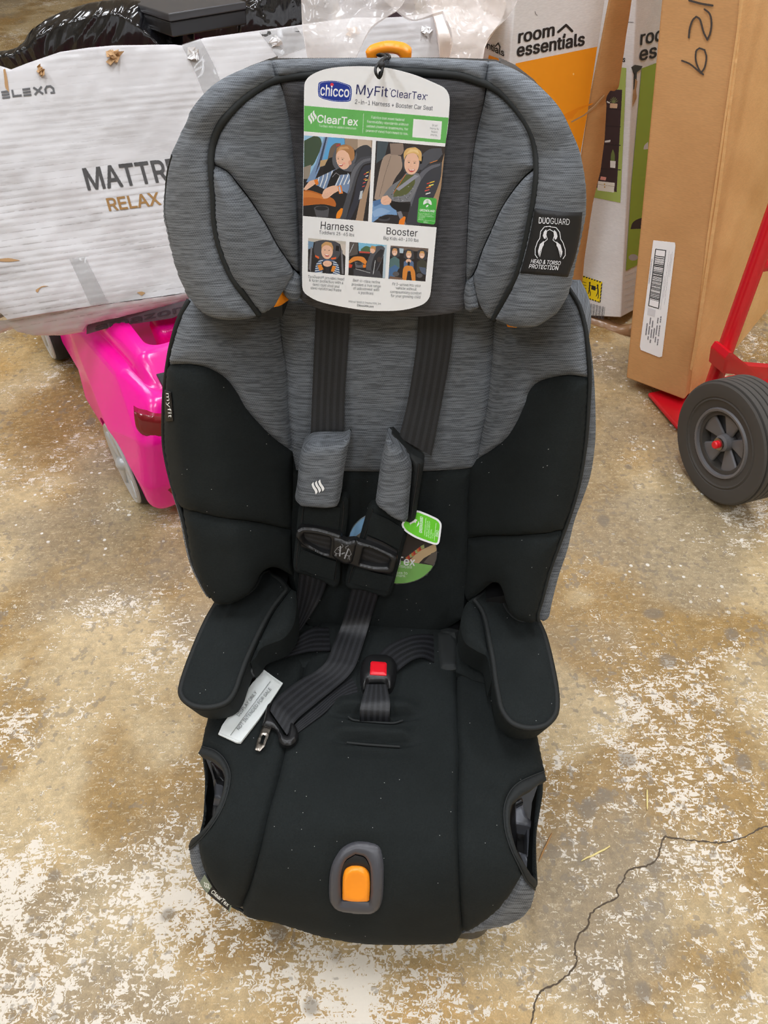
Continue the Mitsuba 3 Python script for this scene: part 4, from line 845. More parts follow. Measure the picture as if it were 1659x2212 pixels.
Q.poly(spline([(950, 1565), (990, 1548), (1150, 1570), (1135, 1650), (1030, 1640), (965, 1600)], 10), (26, 26, 29)); Q.poly([(1020, 1650), (1060, 1640), (1110, 1770), (1070, 1770)], (126, 126, 134)); Q.ell((895, 1715), 58, 26, (70, 70, 76)); Q.ell((895, 1705), 50, 16, (36, 36, 40)); Q.poly(spline([(1035, 1770), (1045, 1730), (1090, 1690), (1105, 1700), (1090, 1775)], 6), (236, 130, 40))
Q.ell((1163, 1180), 72, 108, SK, 4); Q.poly(spline([(1090, 1150), (1086, 1080), (1120, 1035), (1200, 1022), (1255, 1070), (1258, 1160), (1232, 1150), (1222, 1105), (1180, 1080), (1130, 1090), (1105, 1110)], 10), (222, 180, 116)); Q.poly(spline([(1105, 1090), (1150, 1040), (1220, 1050), (1235, 1090), (1180, 1065)], 10), (240, 206, 146))
Q.ell((1135, 1170), 9, 4.5, (60, 56, 56)); Q.ell((1190, 1176), 9, 4.5, (60, 56, 56)); Q.line([(1122, 1156), (1148, 1154)], .7, (176, 130, 90)); Q.line([(1178, 1158), (1206, 1162)], .7, (176, 130, 90)); Q.line([(1158, 1180), (1150, 1208), (1168, 1210)], .7, SK2); Q.poly(spline([(1128, 1230), (1160, 1240), (1196, 1232), (1185, 1256), (1160, 1264), (1138, 1254)], 6), (190, 84, 80)); Q.poly(spline([(1135, 1234), (1160, 1242), (1190, 1236), (1182, 1248), (1142, 1247)], 6), (250, 248, 244))
Q.clip(fr, i0)
def green_badge(g, q, rot):
    pass
sq = [(1252, 1505), (1390, 1517), (1406, 1530), (1404, 1560), (1390, 1755), (1374, 1772), (1228, 1752), (1214, 1738), (1232, 1520)]
Q.poly(spline(sq, 10, corner=40), (76, 176, 74)); Q.ell((1315, 1568), 41, 45, W_); Q.poly(spline([(1276, 1580), (1315, 1560), (1354, 1585), (1345, 1605), (1315, 1612), (1285, 1602)], 8), (76, 176, 74)); Q.poly(spline([(1300, 1605), (1305, 1588), (1325, 1578), (1322, 1596)], 5), W_); Q.text('UL', (1304, 1556), (1330, 1558), 26, (76, 176, 74), True)
Q.text('GREENGUARD', (1238, 1642), (1386, 1654), 22, W_, True); Q.line([(1228, 1658), (1384, 1670)], .5, (214, 240, 212)); Q.line([(1222, 1724), (1390, 1738)], .5, (214, 240, 212)); Q.text('GOLD', (1277, 1754), (1321, 1758), 16, W_)
for t, a, b in (('PRODUCT CERTIFIED FOR', (1232, 1676), (1360, 1687)), ('LOW CHEMICAL EMISSIONS', (1231, 1691), (1374, 1702)), ('UL.COM/GG', (1230, 1705), (1292, 1710)), ('UL 2818', (1230, 1719), (1270, 1722))): Q.text(t, a, b, 9, (224, 244, 222))
Q.text('Harness', (280, 1815), (595, 1836), 74, (48, 50, 56)); Q.text('Toddlers 25-65 lbs', (265, 1860), (605, 1888), 31, (70, 72, 78)); Q.text('Booster', (917, 1866), (1218, 1888), 68, (48, 50, 56)); Q.text('Big Kids 40-100 lbs', (888, 1916), (1228, 1940), 31, (70, 72, 78))
# three small pictures
fr = [(160, 1902), (525, 1935), (515, 2262), (157, 2228)]; i0 = len(Q.items)
Q.poly(fr, (40, 38, 41)); Q.poly([(160, 1890), (530, 1920), (525, 1965), (160, 1935)], (196, 190, 180)); Q.poly([(160, 1930), (215, 1940), (205, 2000), (160, 2010)], (120, 150, 180)); Q.poly([(470, 1960), (525, 1965), (522, 2080), (490, 2050)], (206, 196, 186)); Q.poly([(165, 2200), (185, 1990), (200, 1990), (185, 2230)], (120, 120, 126)); Q.poly([(485, 2250), (478, 2020), (492, 2020), (505, 2250)], (120, 120, 126))
Q.poly(spline([(215, 2020), (230, 1935), (300, 1922), (420, 1935), (465, 1960), (470, 2050), (430, 2110), (330, 2130), (240, 2090)], 10), (74, 75, 82)); Q.poly([(430, 1975), (462, 1980), (458, 2030), (426, 2025)], (24, 24, 26)); Q.poly([(228, 2065), (268, 2085), (262, 2105), (228, 2085)], (230, 100, 50)); Q.poly([(380, 2095), (432, 2085), (428, 2105), (385, 2110)], (230, 100, 50))
Q.ell((343, 2030), 56, 76, SK); Q.poly(spline([(288, 2020), (290, 1965), (330, 1938), (385, 1948), (402, 1990), (398, 2030), (382, 1990), (340, 1970), (305, 1985)], 8), (204, 158, 106)); Q.ell((322, 2018), 6, 4, (60, 54, 52)); Q.ell((362, 2022), 6, 4, (60, 54, 52)); Q.poly(spline([(318, 2058), (343, 2064), (368, 2060), (358, 2082), (330, 2082)], 6), (176, 74, 70)); Q.poly([(324, 2060), (362, 2063), (358, 2070), (328, 2069)], (248, 244, 240))
j = len(Q.items); bd_ = spline([(222, 2240), (240, 2150), (290, 2110), (400, 2115), (450, 2160), (470, 2262)], 10); Q.poly(bd_, (70, 92, 126))
for k in range(7): Q.line([(210, 2135 + 22 * k), (300, 2120 + 22 * k)], 1.8, (222, 226, 232)); Q.line([(390, 2130 + 20 * k), (480, 2150 + 22 * k)], 1.8, (222, 226, 232))
Q.clip(bd_, j); Q.poly(spline([(290, 2130), (400, 2130), (400, 2245), (300, 2245)], 8), (32, 32, 36)); Q.poly([(325, 2170), (365, 2172), (362, 2245), (330, 2243)], (44, 44, 50)); Q.ell((346, 2150), 44, 30, SK); Q.poly([(250, 2165), (285, 2155), (310, 2205), (270, 2220)], (228, 140, 52)); Q.poly([(395, 2170), (430, 2175), (410, 2230), (380, 2225)], (228, 140, 52)); Q.line([(320, 2150), (370, 2155)], .6, SK2)
Q.clip(fr, i0)
fr = [(560, 1940), (922, 1970), (905, 2293), (550, 2262)]; i0 = len(Q.items)
Q.poly(fr, (36, 33, 36)); Q.poly([(645, 1945), (925, 1965), (920, 2010), (790, 2050), (650, 2030)], (128, 190, 222)); Q.poly(spline([(670, 2010), (720, 1980), (770, 1995), (780, 2040), (670, 2035)], 8), (80, 110, 80)); Q.poly([(655, 2028), (760, 2036), (758, 2052), (655, 2046)], (196, 80, 70)); Q.poly([(560, 1945), (640, 1950), (640, 2060), (560, 2080)], (90, 84, 82)); Q.line([(565, 2040), (600, 1960)], 1.2, (190, 196, 204)); Q.poly([(895, 1970), (925, 1975), (910, 2290), (880, 2290)], (180, 200, 214))
Q.poly(spline([(720, 2180), (760, 2060), (800, 1990), (870, 1975), (905, 2000), (880, 2100), (820, 2230), (740, 2260)], 12), (84, 86, 94)); Q.poly(spline([(770, 2200), (800, 2080), (860, 2010), (895, 2020), (860, 2130), (800, 2250)], 12), (46, 46, 52)); Q.ell((785, 2015), 26, 36, SK); Q.poly(spline([(760, 2005), (775, 1975), (815, 1985), (812, 2030), (795, 2005)], 6), (196, 146, 92)); Q.poly(spline([(550, 2130), (600, 2085), (690, 2085), (730, 2130), (715, 2160), (640, 2120), (560, 2150)], 8), (226, 140, 62)); Q.poly(spline([(600, 2200), (720, 2210), (850, 2220), (880, 2290), (600, 2290)], 10), (66, 66, 72)); Q.poly([(610, 2130), (690, 2140), (700, 2190), (620, 2190)], (100, 100, 106)); Q.ell((655, 2150), 30, 16, (60, 60, 64)); Q.line([(790, 2250), (810, 2120)], 1, (230, 232, 234)); Q.line([(620, 2200), (760, 2240)], 1, (190, 192, 196)); Q.poly([(690, 2160), (722, 2160), (716, 2190), (690, 2188)], (236, 130, 40)); Q.ell((850, 2110), 24, 26, (70, 60, 60)); Q.poly([(550, 2150), (590, 2160), (580, 2190), (550, 2190)], (200, 60, 40))
Q.clip(fr, i0)
fr = [(958, 1975), (1325, 2003), (1295, 2323), (937, 2297)]; i0 = len(Q.items)
Q.poly(fr, (42, 38, 40)); Q.poly([(955, 1970), (1330, 2000), (1322, 2040), (955, 2010)], (110, 96, 88)); Q.poly([(1030, 2000), (1085, 2004), (1080, 2050), (1030, 2046)], (180, 200, 214))
for cx, cy, h, sh in ((998, 2038, (206, 150, 100), (86, 116, 118)), (1135, 2062, (214, 170, 116), (90, 112, 148)), (1262, 2064, (204, 154, 96), (66, 66, 58))):
    Q.poly(spline([(cx - 52, cy + 30), (cx - 40, cy - 40), (cx, cy - 52), (cx + 44, cy - 36), (cx + 52, cy + 40), (cx, cy + 60)], 8), (66, 66, 72))
    Q.poly(spline([(cx - 52, cy + 170), (cx - 48, cy + 70), (cx, cy + 40), (cx + 46, cy + 72), (cx + 48, cy + 160)], 8), sh); Q.ell((cx, cy), 26, 36, SK); Q.poly(spline([(cx - 27, cy - 6), (cx - 14, cy - 36), (cx + 18, cy - 34), (cx + 28, cy - 4), (cx, cy - 18)], 6), h); Q.poly([(cx - 12, cy + 14), (cx + 12, cy + 16), (cx + 6, cy + 23), (cx - 7, cy + 22)], (246, 240, 236)); Q.ell((cx - 10, cy), 3, 3, (60, 54, 52)); Q.ell((cx + 10, cy), 3, 3, (60, 54, 52))
Q.poly(spline([(940, 2200), (1000, 2160), (1040, 2190), (990, 2300), (940, 2300)], 8), (76, 112, 156)); Q.poly(spline([(1230, 2180), (1300, 2190), (1300, 2260), (1260, 2240)], 8), (84, 96, 118)); Q.poly(spline([(1080, 2200), (1110, 2170), (1170, 2175), (1195, 2230), (1200, 2320), (1165, 2320), (1150, 2220), (1125, 2220), (1108, 2320), (1070, 2310)], 8), (220, 140, 62)); Q.ell((1132, 2125), 26, 20, SK); Q.poly([(1122, 2130), (1146, 2132), (1142, 2170), (1124, 2168)], (30, 30, 34)); Q.ell((1010, 2250), 32, 24, (90, 88, 92)); Q.ell((1238, 2265), 30, 22, (90, 88, 92)); Q.poly([(940, 2310), (950, 2270), (1080, 2290), (1060, 2325)], (120, 96, 82))
Q.clip(fr, i0)
for t, a, b in (('DuoGuard® provides head', (160, 2287), (507, 2314)), ('& torso protection with a', (168, 2322), (497, 2349)), ('deep rigid shell and', (203, 2362), (460, 2386)), ('steel-reinforced frame', (183, 2397), (480, 2422)), ('Best-in-class recline', (593, 2324), (855, 2344)), ('provides a true range', (582, 2362), (863, 2383)), ('of adjustment with', (597, 2400), (845, 2418)), ('4 positions', (645, 2442), (790, 2452)), ('Fit 3-across into your', (975, 2360), (1250, 2377)), ('vehicle without', (1008, 2398), (1208, 2412)), ('compromising comfort', (955, 2434), (1255, 2452)), ('for your growing child', (960, 2472), (1245, 2488))): Q.text(t, a, b, 27, (78, 80, 86))
Q.text('PPX647 ©2022 Artsana USA, Inc', (550, 2526), (865, 2548), 18, (84, 86, 92)); Q.text('ChiccoUSA.com', (632, 2562), (792, 2576), 19, (60, 62, 70), True)
Q.put('hang_tag__print', ST, .0002, 'mat_print'); labels['hang_tag__print'] = {'label': 'printed logos, pictures of children in car seats and small text'}
mat('cord', (26, 26, 27), .6)
cs = [(815, 119, .845), (823, 117, .842), (833, 122, .80), (824, 130, .765), (816, 140, .745), (811, 148, .738), (812, 158, .733), (817, 167, .735), (820, 168, .737), (824, 160, .735), (826, 148, .737), (824, 138, .744), (829, 128, .765), (842, 123.5, .80), (835, 117, .84), (822, 121, .846)]
cq = spline(np.array([[x, y, v * 1000] for x, y, v in cs]), 4, True, corner=181)
r_ = rays(cq[:, :2]); cp3 = CAM + r_ * ((cq[:, 2] / 1000) / ((CAM + r_ - LO) @ LV - (CAM - LO) @ LV))[:, None]
put('hang_tag__cord', [sweep(cp3, .0013, 8, True)] + [trimesh.creation.icosphere(2, .0032).apply_translation(cp3[np.argmin(np.hypot(cq[:, 0] - 821, cq[:, 1] - 140))] + [0, -.002, 0])], 'mat_cord', True); labels['hang_tag__cord'] = {'label': 'black elastic cord loop'}
# round card tucked behind the straps
tc = np.linspace(0, 2 * np.pi, 40, endpoint=False); circ = np.c_[848 + 96 * np.cos(tc) + 3 * np.sin(tc), 1183 + 78 * np.sin(tc) + 8 * np.cos(tc)]
put('round_card__card', panel('', circ, SB, None, 0, 1, .0008, off=.014, step=8, mk=False), 'mat_paper', 40); tag('round_card', 'round printed card on the black seat back behind the chest clip', 'card')
Q = Print(); Q.poly(circ, (52, 46, 46)); Q.poly([(740, 1230), (740, 1150), (790, 1100), (806, 1112), (772, 1160), (758, 1240)], (150, 196, 232)); Q.poly([(775, 1165), (800, 1110), (808, 1116), (784, 1170)], (92, 100, 110)); Q.poly([(740, 1240), (766, 1160), (780, 1150), (790, 1180), (770, 1250)], (120, 112, 100)); Q.poly([(880, 1215), (905, 1190), (950, 1170), (950, 1186), (915, 1206), (900, 1222)], (196, 168, 128)); Q.poly([(915, 1215), (932, 1195), (950, 1190), (950, 1225)], (96, 88, 80))
for k in range(9): Q.poly([(876 + 4 * k, 1204 - 3 * k), (884 + 4 * k, 1200 - 3 * k), (885 + 4 * k, 1208 - 3 * k), (878 + 4 * k, 1211 - 3 * k)], ((196, 110, 60), (180, 60, 56), (160, 170, 110))[k % 3])
Q.poly([(740, 1208), (845, 1208), (932, 1221), (960, 1240), (960, 1280), (740, 1280)], (128, 184, 98)); Q.items[1:] = [(g.intersection(Q.items[0][0].buffer(-1)), c) for g, c in Q.items[1:]]
Q.text('ClearTex', (800, 1215), (896, 1222), 17, W_, True); Q.text('no added chemicals', (806, 1222), (890, 1228), 6.5, (236, 244, 232)); Q.text('Scan here to', (828, 1238), (880, 1241), 6, (236, 244, 232)); Q.text('learn more.', (834, 1244), (877, 1247), 6, (236, 244, 232))
Q.put('round_card__print', SB, .0146, 'mat_print', dens=10)
# green tag hanging from the strap cover
gt = [(868, 1131), (880, 1115), (898, 1103), (915, 1107), (944, 1120), (952, 1128), (954, 1136), (949, 1172), (944, 1177), (936, 1176), (900, 1163), (878, 1150), (870, 1141)]
SG = Plane(SB.hit([(910, 1140)], .045)[0], -LV + .55 * LW)
put('green_tag__card', panel('', gt, SG, None, 0, 1, .0007, step=5, mk=False), 'mat_paper', 40); tag('green_tag', 'small green and white hang tag beside the right shoulder strap cover', 'tag')
Q = Print(); g = np.asarray(Polygon(spline(gt, 4)).buffer(-4.2).exterior.coords)[:-1]; Q.poly(g, (104, 206, 44)); Q.ell((895, 1130), 10, 9, W_); Q.poly(spline([(886, 1133), (895, 1128), (902, 1134), (898, 1140), (890, 1139)], 3), (104, 206, 44)); Q.poly(spline([(898, 1136), (903, 1130), (903, 1122), (898, 1128)], 2), (104, 206, 44))
u_ = (-.95, -.3); Q.text('GREENGUARD', (911.5, 1152), (914, 1117), 6.5, W_, True, up=u_); Q.line([(917, 1157), (920, 1119)], .7, W_); Q.line([(938, 1168), (942, 1130)], .7, W_); Q.text('GOLD', (946, 1160), (947.5, 1146), 5, W_, True, up=u_)
for k, (t, y0, y1) in enumerate((('PRODUCT CERTIFIED FOR', 1160, 1126), ('LOW CHEMICAL EMISSIONS', 1162, 1126), ('UL.COM/GG', 1163, 1144), ('UL 2818', 1164, 1152))): Q.text(t, (922.5 + 4.2 * k, y0), (925 + 4.2 * k, y1), 3, (224, 250, 214), up=u_)
Q.put('green_tag__print', SG, .0003, 'mat_print')

# ------------------------------------------------------------------ mattress box leaning on the toy car
def basis(yaw, lean, roll_=0):
    a, b = math.radians(yaw), math.radians(lean)
    ex = np.array([math.cos(a), math.sin(a), 0]); bk = np.array([-math.sin(a), math.cos(a), 0]); ey = np.array([0, 0, 1]) * math.cos(b) + bk * math.sin(b)
    return ex, ey, np.cross(ex, ey)
_r = rays([(20, 690)])[0]; MP = CAM + _r * (1.22 / _r[1])
mex, mey, mn = basis(20, 30); SM = Plane(MP, mn)
front = [(-60, 168), (-10, 158), (0, 142), (24, 150), (60, 136), (130, 112), (190, 103), (245, 98), (375, 96), (392, 98), (440, 82), (520, 71), (640, 55), (700, 46), (770, 38), (830, 38), (870, 36), (900, 32), (949, 25), (955, 48), (961, 90), (967, 140), (955, 330), (930, 560), (640, 590), (405, 632), (240, 655), (100, 676), (14, 690), (0, 676), (-60, 700)]
def mshape(P, A, d):
    return .006 * (meshkit.fbm(np.c_[P / 120, P[:, :1] * 0], 3) - .5) * np.minimum(d / .02, 1) + .004 * (meshkit.fbm(np.c_[P / 34, P[:, :1] * 0 + 3], 2) - .5) * np.minimum(d / .01, 1) - .010 * np.exp(-np.hypot(P[:, 0] - 10, P[:, 1] - 690) / 40)
class Dented(Plane):
    def hit(s, px, off=0.0):
        px = np.atleast_2d(np.asarray(px, float)); A = Plane.hit(s, px)
        return A + s.n * (.002 + mshape(px, A, np.ones(len(px))) + off)[:, None]
SMD = Dented(MP, mn)
put('mattress_box__front_panel', panel('', front, SM, None, .002, .01, .09, step=10, shape=mshape, smooth=False, mk=False), 'mat_mattress_white', 30)
tag('mattress_box', 'large dented white cardboard mattress box resting on the pink toy car behind the car seat', 'box')
low = [(-60, 702), (12, 692), (100, 677), (240, 656), (405, 633), (640, 592), (640, 640), (405, 650), (330, 668), (187, 700), (177, 716), (125, 724), (70, 724), (38, 716), (24, 706), (-60, 735)]
SL = Plane(SM.hit([(240, 657)])[0], mn * .7 + np.array([0, 0, -.6]) + np.array([0, -.35, 0]))
put('mattress_box__bottom_panel', panel('', low, SL, None, .004, .012, .06, step=8, smooth=False, bdir=-mn, shape=lambda P, A, d: .005 * (meshkit.fbm(np.c_[P / 18, P[:, :1] * 0], 3) - .5), mk=False), 'mat_mattress_white', 30)
Q = Print(); up_ = (-.28, -1)
INK, GOLD = (66, 64, 64), (150, 112, 62)
Q.text('MATTRESS', (190, 411), (458, 381), 45, INK, True, up=up_); Q.text('RELAX AND', (236, 456), (436, 432), 26, GOLD, True, up=up_)
Q.put('mattress_box__lettering', SMD, .0012, 'mat_print_matte'); labels['mattress_box__lettering'] = {'label': 'printed black and gold lettering'}; Q = Print()
def glyph(x, y, strokes, w=4.2, sx=24, sy=15.5):
    e = np.array([sx, -sx * .115]); u = np.array([-.20, -1.0]) * sy
    for st in strokes:
        Q.items.append((LineString([np.array([x, y]) + e * a + u * b for a, b in st]).buffer(w / 2, cap_style=2, join_style=2), (92, 92, 94)))
for x, y, st in ((2, 214, [[(.15, .1), (.85, .1)], [(.15, .5), (.85, .5)], [(.15, .9), (.85, .9)]]), (25, 211, [[(.2, 1), (.2, .1), (.95, .1)]]), (48, 209, [[(.15, .1), (.85, .1)], [(.15, .5), (.85, .5)], [(.15, .9), (.85, .9)]]), (72, 206, [[(.15, 0), (.9, 1)], [(.9, 0), (.15, 1)]]), (95, 203, [[(.2, 0), (.2, .55), (.4, .9), (.7, .9), (.92, .55), (.92, 0), (.6, 0)]]), (-24, 217, [[(.2, 0), (.2, .8), (.8, .8)]])): glyph(x, y, st)
Q.put('mattress_box__maker_lettering', SMD, .0012, 'mat_print_matte'); labels['mattress_box__maker_lettering'] = {'label': 'small grey block lettering'}
# torn cardboard around the old staples, with a strip of clear tape over it
for i, (x, y, sz) in enumerate(((88, 152, 13), (245, 121, 20), (422, 118, 20), (591, 92, 18), (762, 70, 17), (922, 66, 17), (957, 82, 11))):
    rg = np.random.default_rng(40 + i); F_ = []
    for k in range(9):
        a0 = rg.uniform(0, 6.28); c = np.array([x, y]) + rg.normal(0, sz * .3, 2)
        q = np.array([c + sz * rg.uniform(.45, .9) * np.array([math.cos(a0 + t), math.sin(a0 + t)]) * rg.uniform(.35, 1) for t in (0, 1.2 + rg.uniform(-.5, .5), 3.3, 4.3)])
        P3 = SM.hit(q, np.array([.003, .007, .014, .006]) * rg.uniform(.7, 1.3, 4))
        F_.append(solid(P3, P3 - mn * .0012, np.array([[0, 1, 2], [0, 2, 3]])))
    put(num('mattress_box__torn_flap'), F_, ('mat_cardboard_torn', 'mat_white_card')[i in (2, 3, 5)] if i != 4 else 'mat_cardboard_torn', False)
for pts in ([(392, 98), (432, 84), (470, 160), (500, 260), (462, 262), (425, 165)], [(150, 560), (185, 556), (235, 655), (196, 660)], [(560, 70), (640, 60), (670, 100), (600, 125)]):
    put(num('mattress_box__tape'), panel('', pts, SMD, None, .0006, .002, .0003, off=.001, step=9, shape=lambda P, A, d: .0007 + .0006 * np.sin(P[:, 1] / 13 + P[:, 0] / 7), mk=False), 'mat_tape', 30)
for pts in ([(0, 560), (20, 558), (44, 563), (20, 566), (0, 565)], [(78, 626), (92, 618), (104, 618), (88, 622), (82, 632), (78, 630)], [(296, 632), (306, 630), (314, 633), (306, 639)], [(8, 152), (12, 150), (16, 168), (20, 200), (12, 190), (10, 170)]):
    put(num('mattress_box__tear'), panel('', pts, SMD, None, 0, 1, .001, off=.0015, step=5, mk=False), 'mat_cardboard_torn', 30)
# grey translucent bag under the box
gb = [(187, 700), (330, 668), (405, 648), (450, 640), (450, 660), (395, 676), (372, 687), (300, 698), (245, 706), (187, 722)]
SGB = Plane(SL.hit([(187, 705)])[0] + [0, .03, 0], (-.1, -1, .35))
put('shipping_bag__film', panel('', gb, SGB, None, .001, .004, .0006, step=6, mk=False), 'mat_grey_film', 30); tag('shipping_bag', 'grey translucent shipping bag hanging under the mattress box over the pink car', 'bag')
Q = Print(); Q.text('amazon', (206, 714), (398, 672), 13, (58, 46, 54), True, up=(-.15, -1)); Q.put('shipping_bag__lettering', SGB, .003, 'mat_print')

# ------------------------------------------------------------------ pink ride-on car
CO, CD, CR = np.array([-.557, 1.162, 0]), np.array([-.545, .8385, 0]), np.array([.8385, .545, 0])
def car(s, l, h): return CO + np.multiply.outer(np.asarray(s, float), CD) + np.multiply.outer(np.asarray(l, float), CR) + np.multiply.outer(np.asarray(h, float), LW)
def cm(mesh): mesh.vertices = car(mesh.vertices[:, 0], mesh.vertices[:, 1], mesh.vertices[:, 2]); mesh.invert(); return mesh
R_ = .033
def ch(rows, r=R_): return hull([(s, l, h) for s, l0, l1, h in rows for l in (l0, l1)], r, 24)
bodyc = m3.Manifold.batch_boolean([
    ch([(-.095, .035, .48, .075), (-.112, .03, .48, .14), (-.118, .045, .465, .24), (-.095, .075, .44, .285), (.30, .03, .48, .10), (.30, .045, .47, .28), (.0, .018, .49, .20), (.0, .06, .45, .30)]),
    ch([(-.08, .10, .42, .285), (-.02, .10, .42, .335), (.30, .085, .435, .33), (.36, .07, .45, .25), (-.02, .085, .435, .25)]),
    ch([(.28, .05, .47, .09), (.80, .055, .465, .10), (.80, .075, .445, .21), (.28, .06, .46, .28), (.86, .10, .42, .14), (.86, .10, .42, .22)]),
    ch([(.34, .085, .435, .30), (.60, .08, .44, .25), (.78, .10, .42, .21), (.34, .09, .43, .25)])], m3.OpType.Add)
cock = hull([(s, l, h) for s, h in ((.03, .27), (.45, .27), (-.015, .50), (.45, .50)) for l in (.135, .385)], .03, 20)
bodyc = bodyc - cock
for s in (.014, .70):
    bodyc = bodyc - m3.Manifold.cylinder(.155, .107, .107, 40).rotate([-90, 0, 0]).translate([s, -.1, .10])
    bodyc = bodyc - m3.Manifold.cylinder(.2, .107, .107, 40).rotate([-90, 0, 0]).translate([s, .46, .10])
bt = tm(bodyc, .02)
put('ride_on_car__body', cm(bt), 'mat_pink', 32); tag('ride_on_car', 'bright pink plastic ride-on toy car half under the white mattress box', 'toy car')
put('ride_on_car__deck_lip', cm(tm(ch([(-.128, .10, .42, .292), (-.118, .10, .42, .298)], .012))), 'mat_pink', 32)
put('ride_on_car__seat_back', cm(tm(hull([(.08, l, h) for l in (.17, .35) for h in (.27, .33)] + [(.12, l, .33) for l in (.17, .35)], .02))), 'mat_pink', 32)
put('ride_on_car__steering_wheel', cm(tm(m3.Manifold.batch_boolean([hull([(.30 + .05 * math.cos(t) * .6, .26 + .08 * math.sin(t), .36 + .05 * math.cos(t)), (.30 + .05 * math.cos(t + .3) * .6, .26 + .08 * math.sin(t + .3), .36 + .05 * math.cos(t + .3))], .011, 12) for t in np.arange(0, 6.28, .3)], m3.OpType.Add))), 'mat_black_plastic', 40)
put('ride_on_car__seat_hinge', cm(rbox((.01, .30, .315), (.05, .06, .04), .012)), 'mat_black_plastic', 40)
def car_wheel(s, l, out):
    k = num('ride_on_car__wheel')
    prof = [(.0, -.03), (.085, -.03), (.094, -.026), (.100, -.012), (.100, .026), (.096, .034), (.090, .036), (.088, .03), (0, .03)]
    w = trimesh.creation.revolve(np.array(prof), sections=48); w.apply_transform(trimesh.transformations.rotation_matrix(-math.pi / 2 * out, [1, 0, 0])); w.apply_translation([s, l, .10])
    put(k, cm(w), 'mat_rubber', 30)
    rim = trimesh.creation.revolve(np.array([(0, .014), (.076, .014), (.080, .036), (.090, .042), (.0935, .038), (.0935, .0), (0, .0)]), sections=48); sp = [rim]
    for a in range(5):
        b = hull([(.016, 0, .032), (.078, .015, .036), (.078, -.015, .036), (.016, .01, .016), (.078, .0, .014)], .006, 10).rotate([0, 0, a * 72 + 15]); sp.append(tm(b))
    sp.append(tm(hull([(0, 0, .02), (0, 0, .034)], .018, 20)))
    h = trimesh.util.concatenate(sp); h.apply_transform(trimesh.transformations.rotation_matrix(-math.pi / 2 * out, [1, 0, 0])); h.apply_translation([s, l, .10])
    put(k + '__hub', cm(h), 'mat_wheel_silver', 30)
for s in (.014, .70): car_wheel(s, .03, -1); car_wheel(s, .485, 1)
TLP = Plane(car(-.160, .1, .2), -CD + LW * .12 - CR * .28)
put('ride_on_car__tail_lamp', panel('', [(289, 887), (300, 893), (325, 898), (350, 900), (380, 900), (380, 942), (354, 943), (345, 948), (328, 948), (310, 941), (296, 927), (291, 908)], TLP, None, .006, .01, .02, step=4, mk=False), 'mat_tail_red', 40); tag('ride_on_car__tail_lamp', 'dark red tail lamp')
put('ride_on_car__badge', panel('', [(338, 808), (365, 802), (375, 830), (352, 834)], Plane(car(-.12, .12, .31), -CD * .75 + LW), None, .001, .003, .006, step=4, smooth=False, mk=False), 'mat_label_black', 40)
put('ride_on_car__sticker', panel('', [(346, 1035), (375, 1040), (380, 1075), (362, 1058), (350, 1048)], Plane(car(-.139, .1, .12), -CD - CR * .05), None, .0005, .002, .003, off=.004, step=4, smooth=False, mk=False), 'mat_tail_red', 40)

# ------------------------------------------------------------------ wrapped bags, black box, film behind the mattress box
def wrinkle(sc, amp, sx=1.0, ang=0.5):
    def f(P, A, d):
        w = 14 * (meshkit.fbm(np.c_[P / 70, P[:, :1] * 0], 3, 4) - .5); a = ang + .5 * (meshkit.noise(np.c_[P / 90, P[:, :1] * 0], 8) - .5)
        x, y = P[:, 0] * np.cos(a) + P[:, 1] * np.sin(a) + w, -P[:, 0] * np.sin(a) + P[:, 1] * np.cos(a) + w
        n1 = meshkit.fbm(np.c_[x / sc, y / (sc * sx), x * 0], 3); n2 = np.abs(meshkit.noise(np.c_[x / (sc * .22), y / (sc * sx * .5), x * 0 + 5]) - .5); n3 = np.abs(meshkit.noise(np.c_[x / (sc * .12), y / (sc * sx * .3), x * 0 + 15]) - .5)
        return amp * (n1 - .5 + .55 * (.25 - n2) + .28 * (.25 - n3)) * np.minimum(d / .03, 1)
    return f
for nm, pts, y, lb, wr in (('wrapped_bag', [(-40, 128), (0, 120), (40, 116), (62, 104), (68, 92), (80, 76), (110, 56), (150, 36), (200, 19), (250, 11), (300, 9), (335, 22), (356, 48), (374, 80), (384, 110), (384, 150), (200, 160), (60, 190), (-40, 200)], 1.78, 'bulging black bag in stretch film above the left end of the white mattress box', wrinkle(60, .022, 3.0, .5)),
                           ('wrapped_bag_001', [(366, 60), (400, 40), (440, 30), (520, 10), (545, -30), (700, -30), (720, 20), (700, 80), (600, 120), (400, 140), (376, 110)], 1.84, 'glossy black wrapped bag under the flat black box', wrinkle(44, .02, 2.6, .3))):
    P0 = CAM + rays([(220, 90)])[0] * (y / rays([(220, 90)])[0][1])
    put(nm, panel('', pts, Plane(P0, (0, -.8, .6)), None, .11, .17, .18, step=4, bdir=(0, 1, -.15), shape=wr, mk=False), 'mat_black_film', 60); tag(nm, lb, 'bag', None)
t0_ = rays([(366, 40)])[0]; A0 = CAM + t0_ * (1.66 / t0_[1]); t1_ = rays([(533, 13)])[0]; A1 = CAM + t1_ * ((A0[2] - CAM[2]) / t1_[2])
bx = (A1 - A0) / np.linalg.norm(A1 - A0); by = np.array([-bx[1], bx[0], 0]); bw = np.linalg.norm(A1 - A0); RM = np.stack([bx, by, LW])
put('flat_box__tray', rbox(A0 + bx * bw / 2 + by * .10 - LW * .019, (bw * .985, .195, .026), .003, RM), 'mat_black_box', 40); put('flat_box__lid', rbox(A0 + bx * bw / 2 + by * .10 + LW * .001, (bw, .20, .014), .003, RM), 'mat_lid_black', 40); tag('flat_box', 'flat black lidded box lying on the wrapped black bags', 'box')
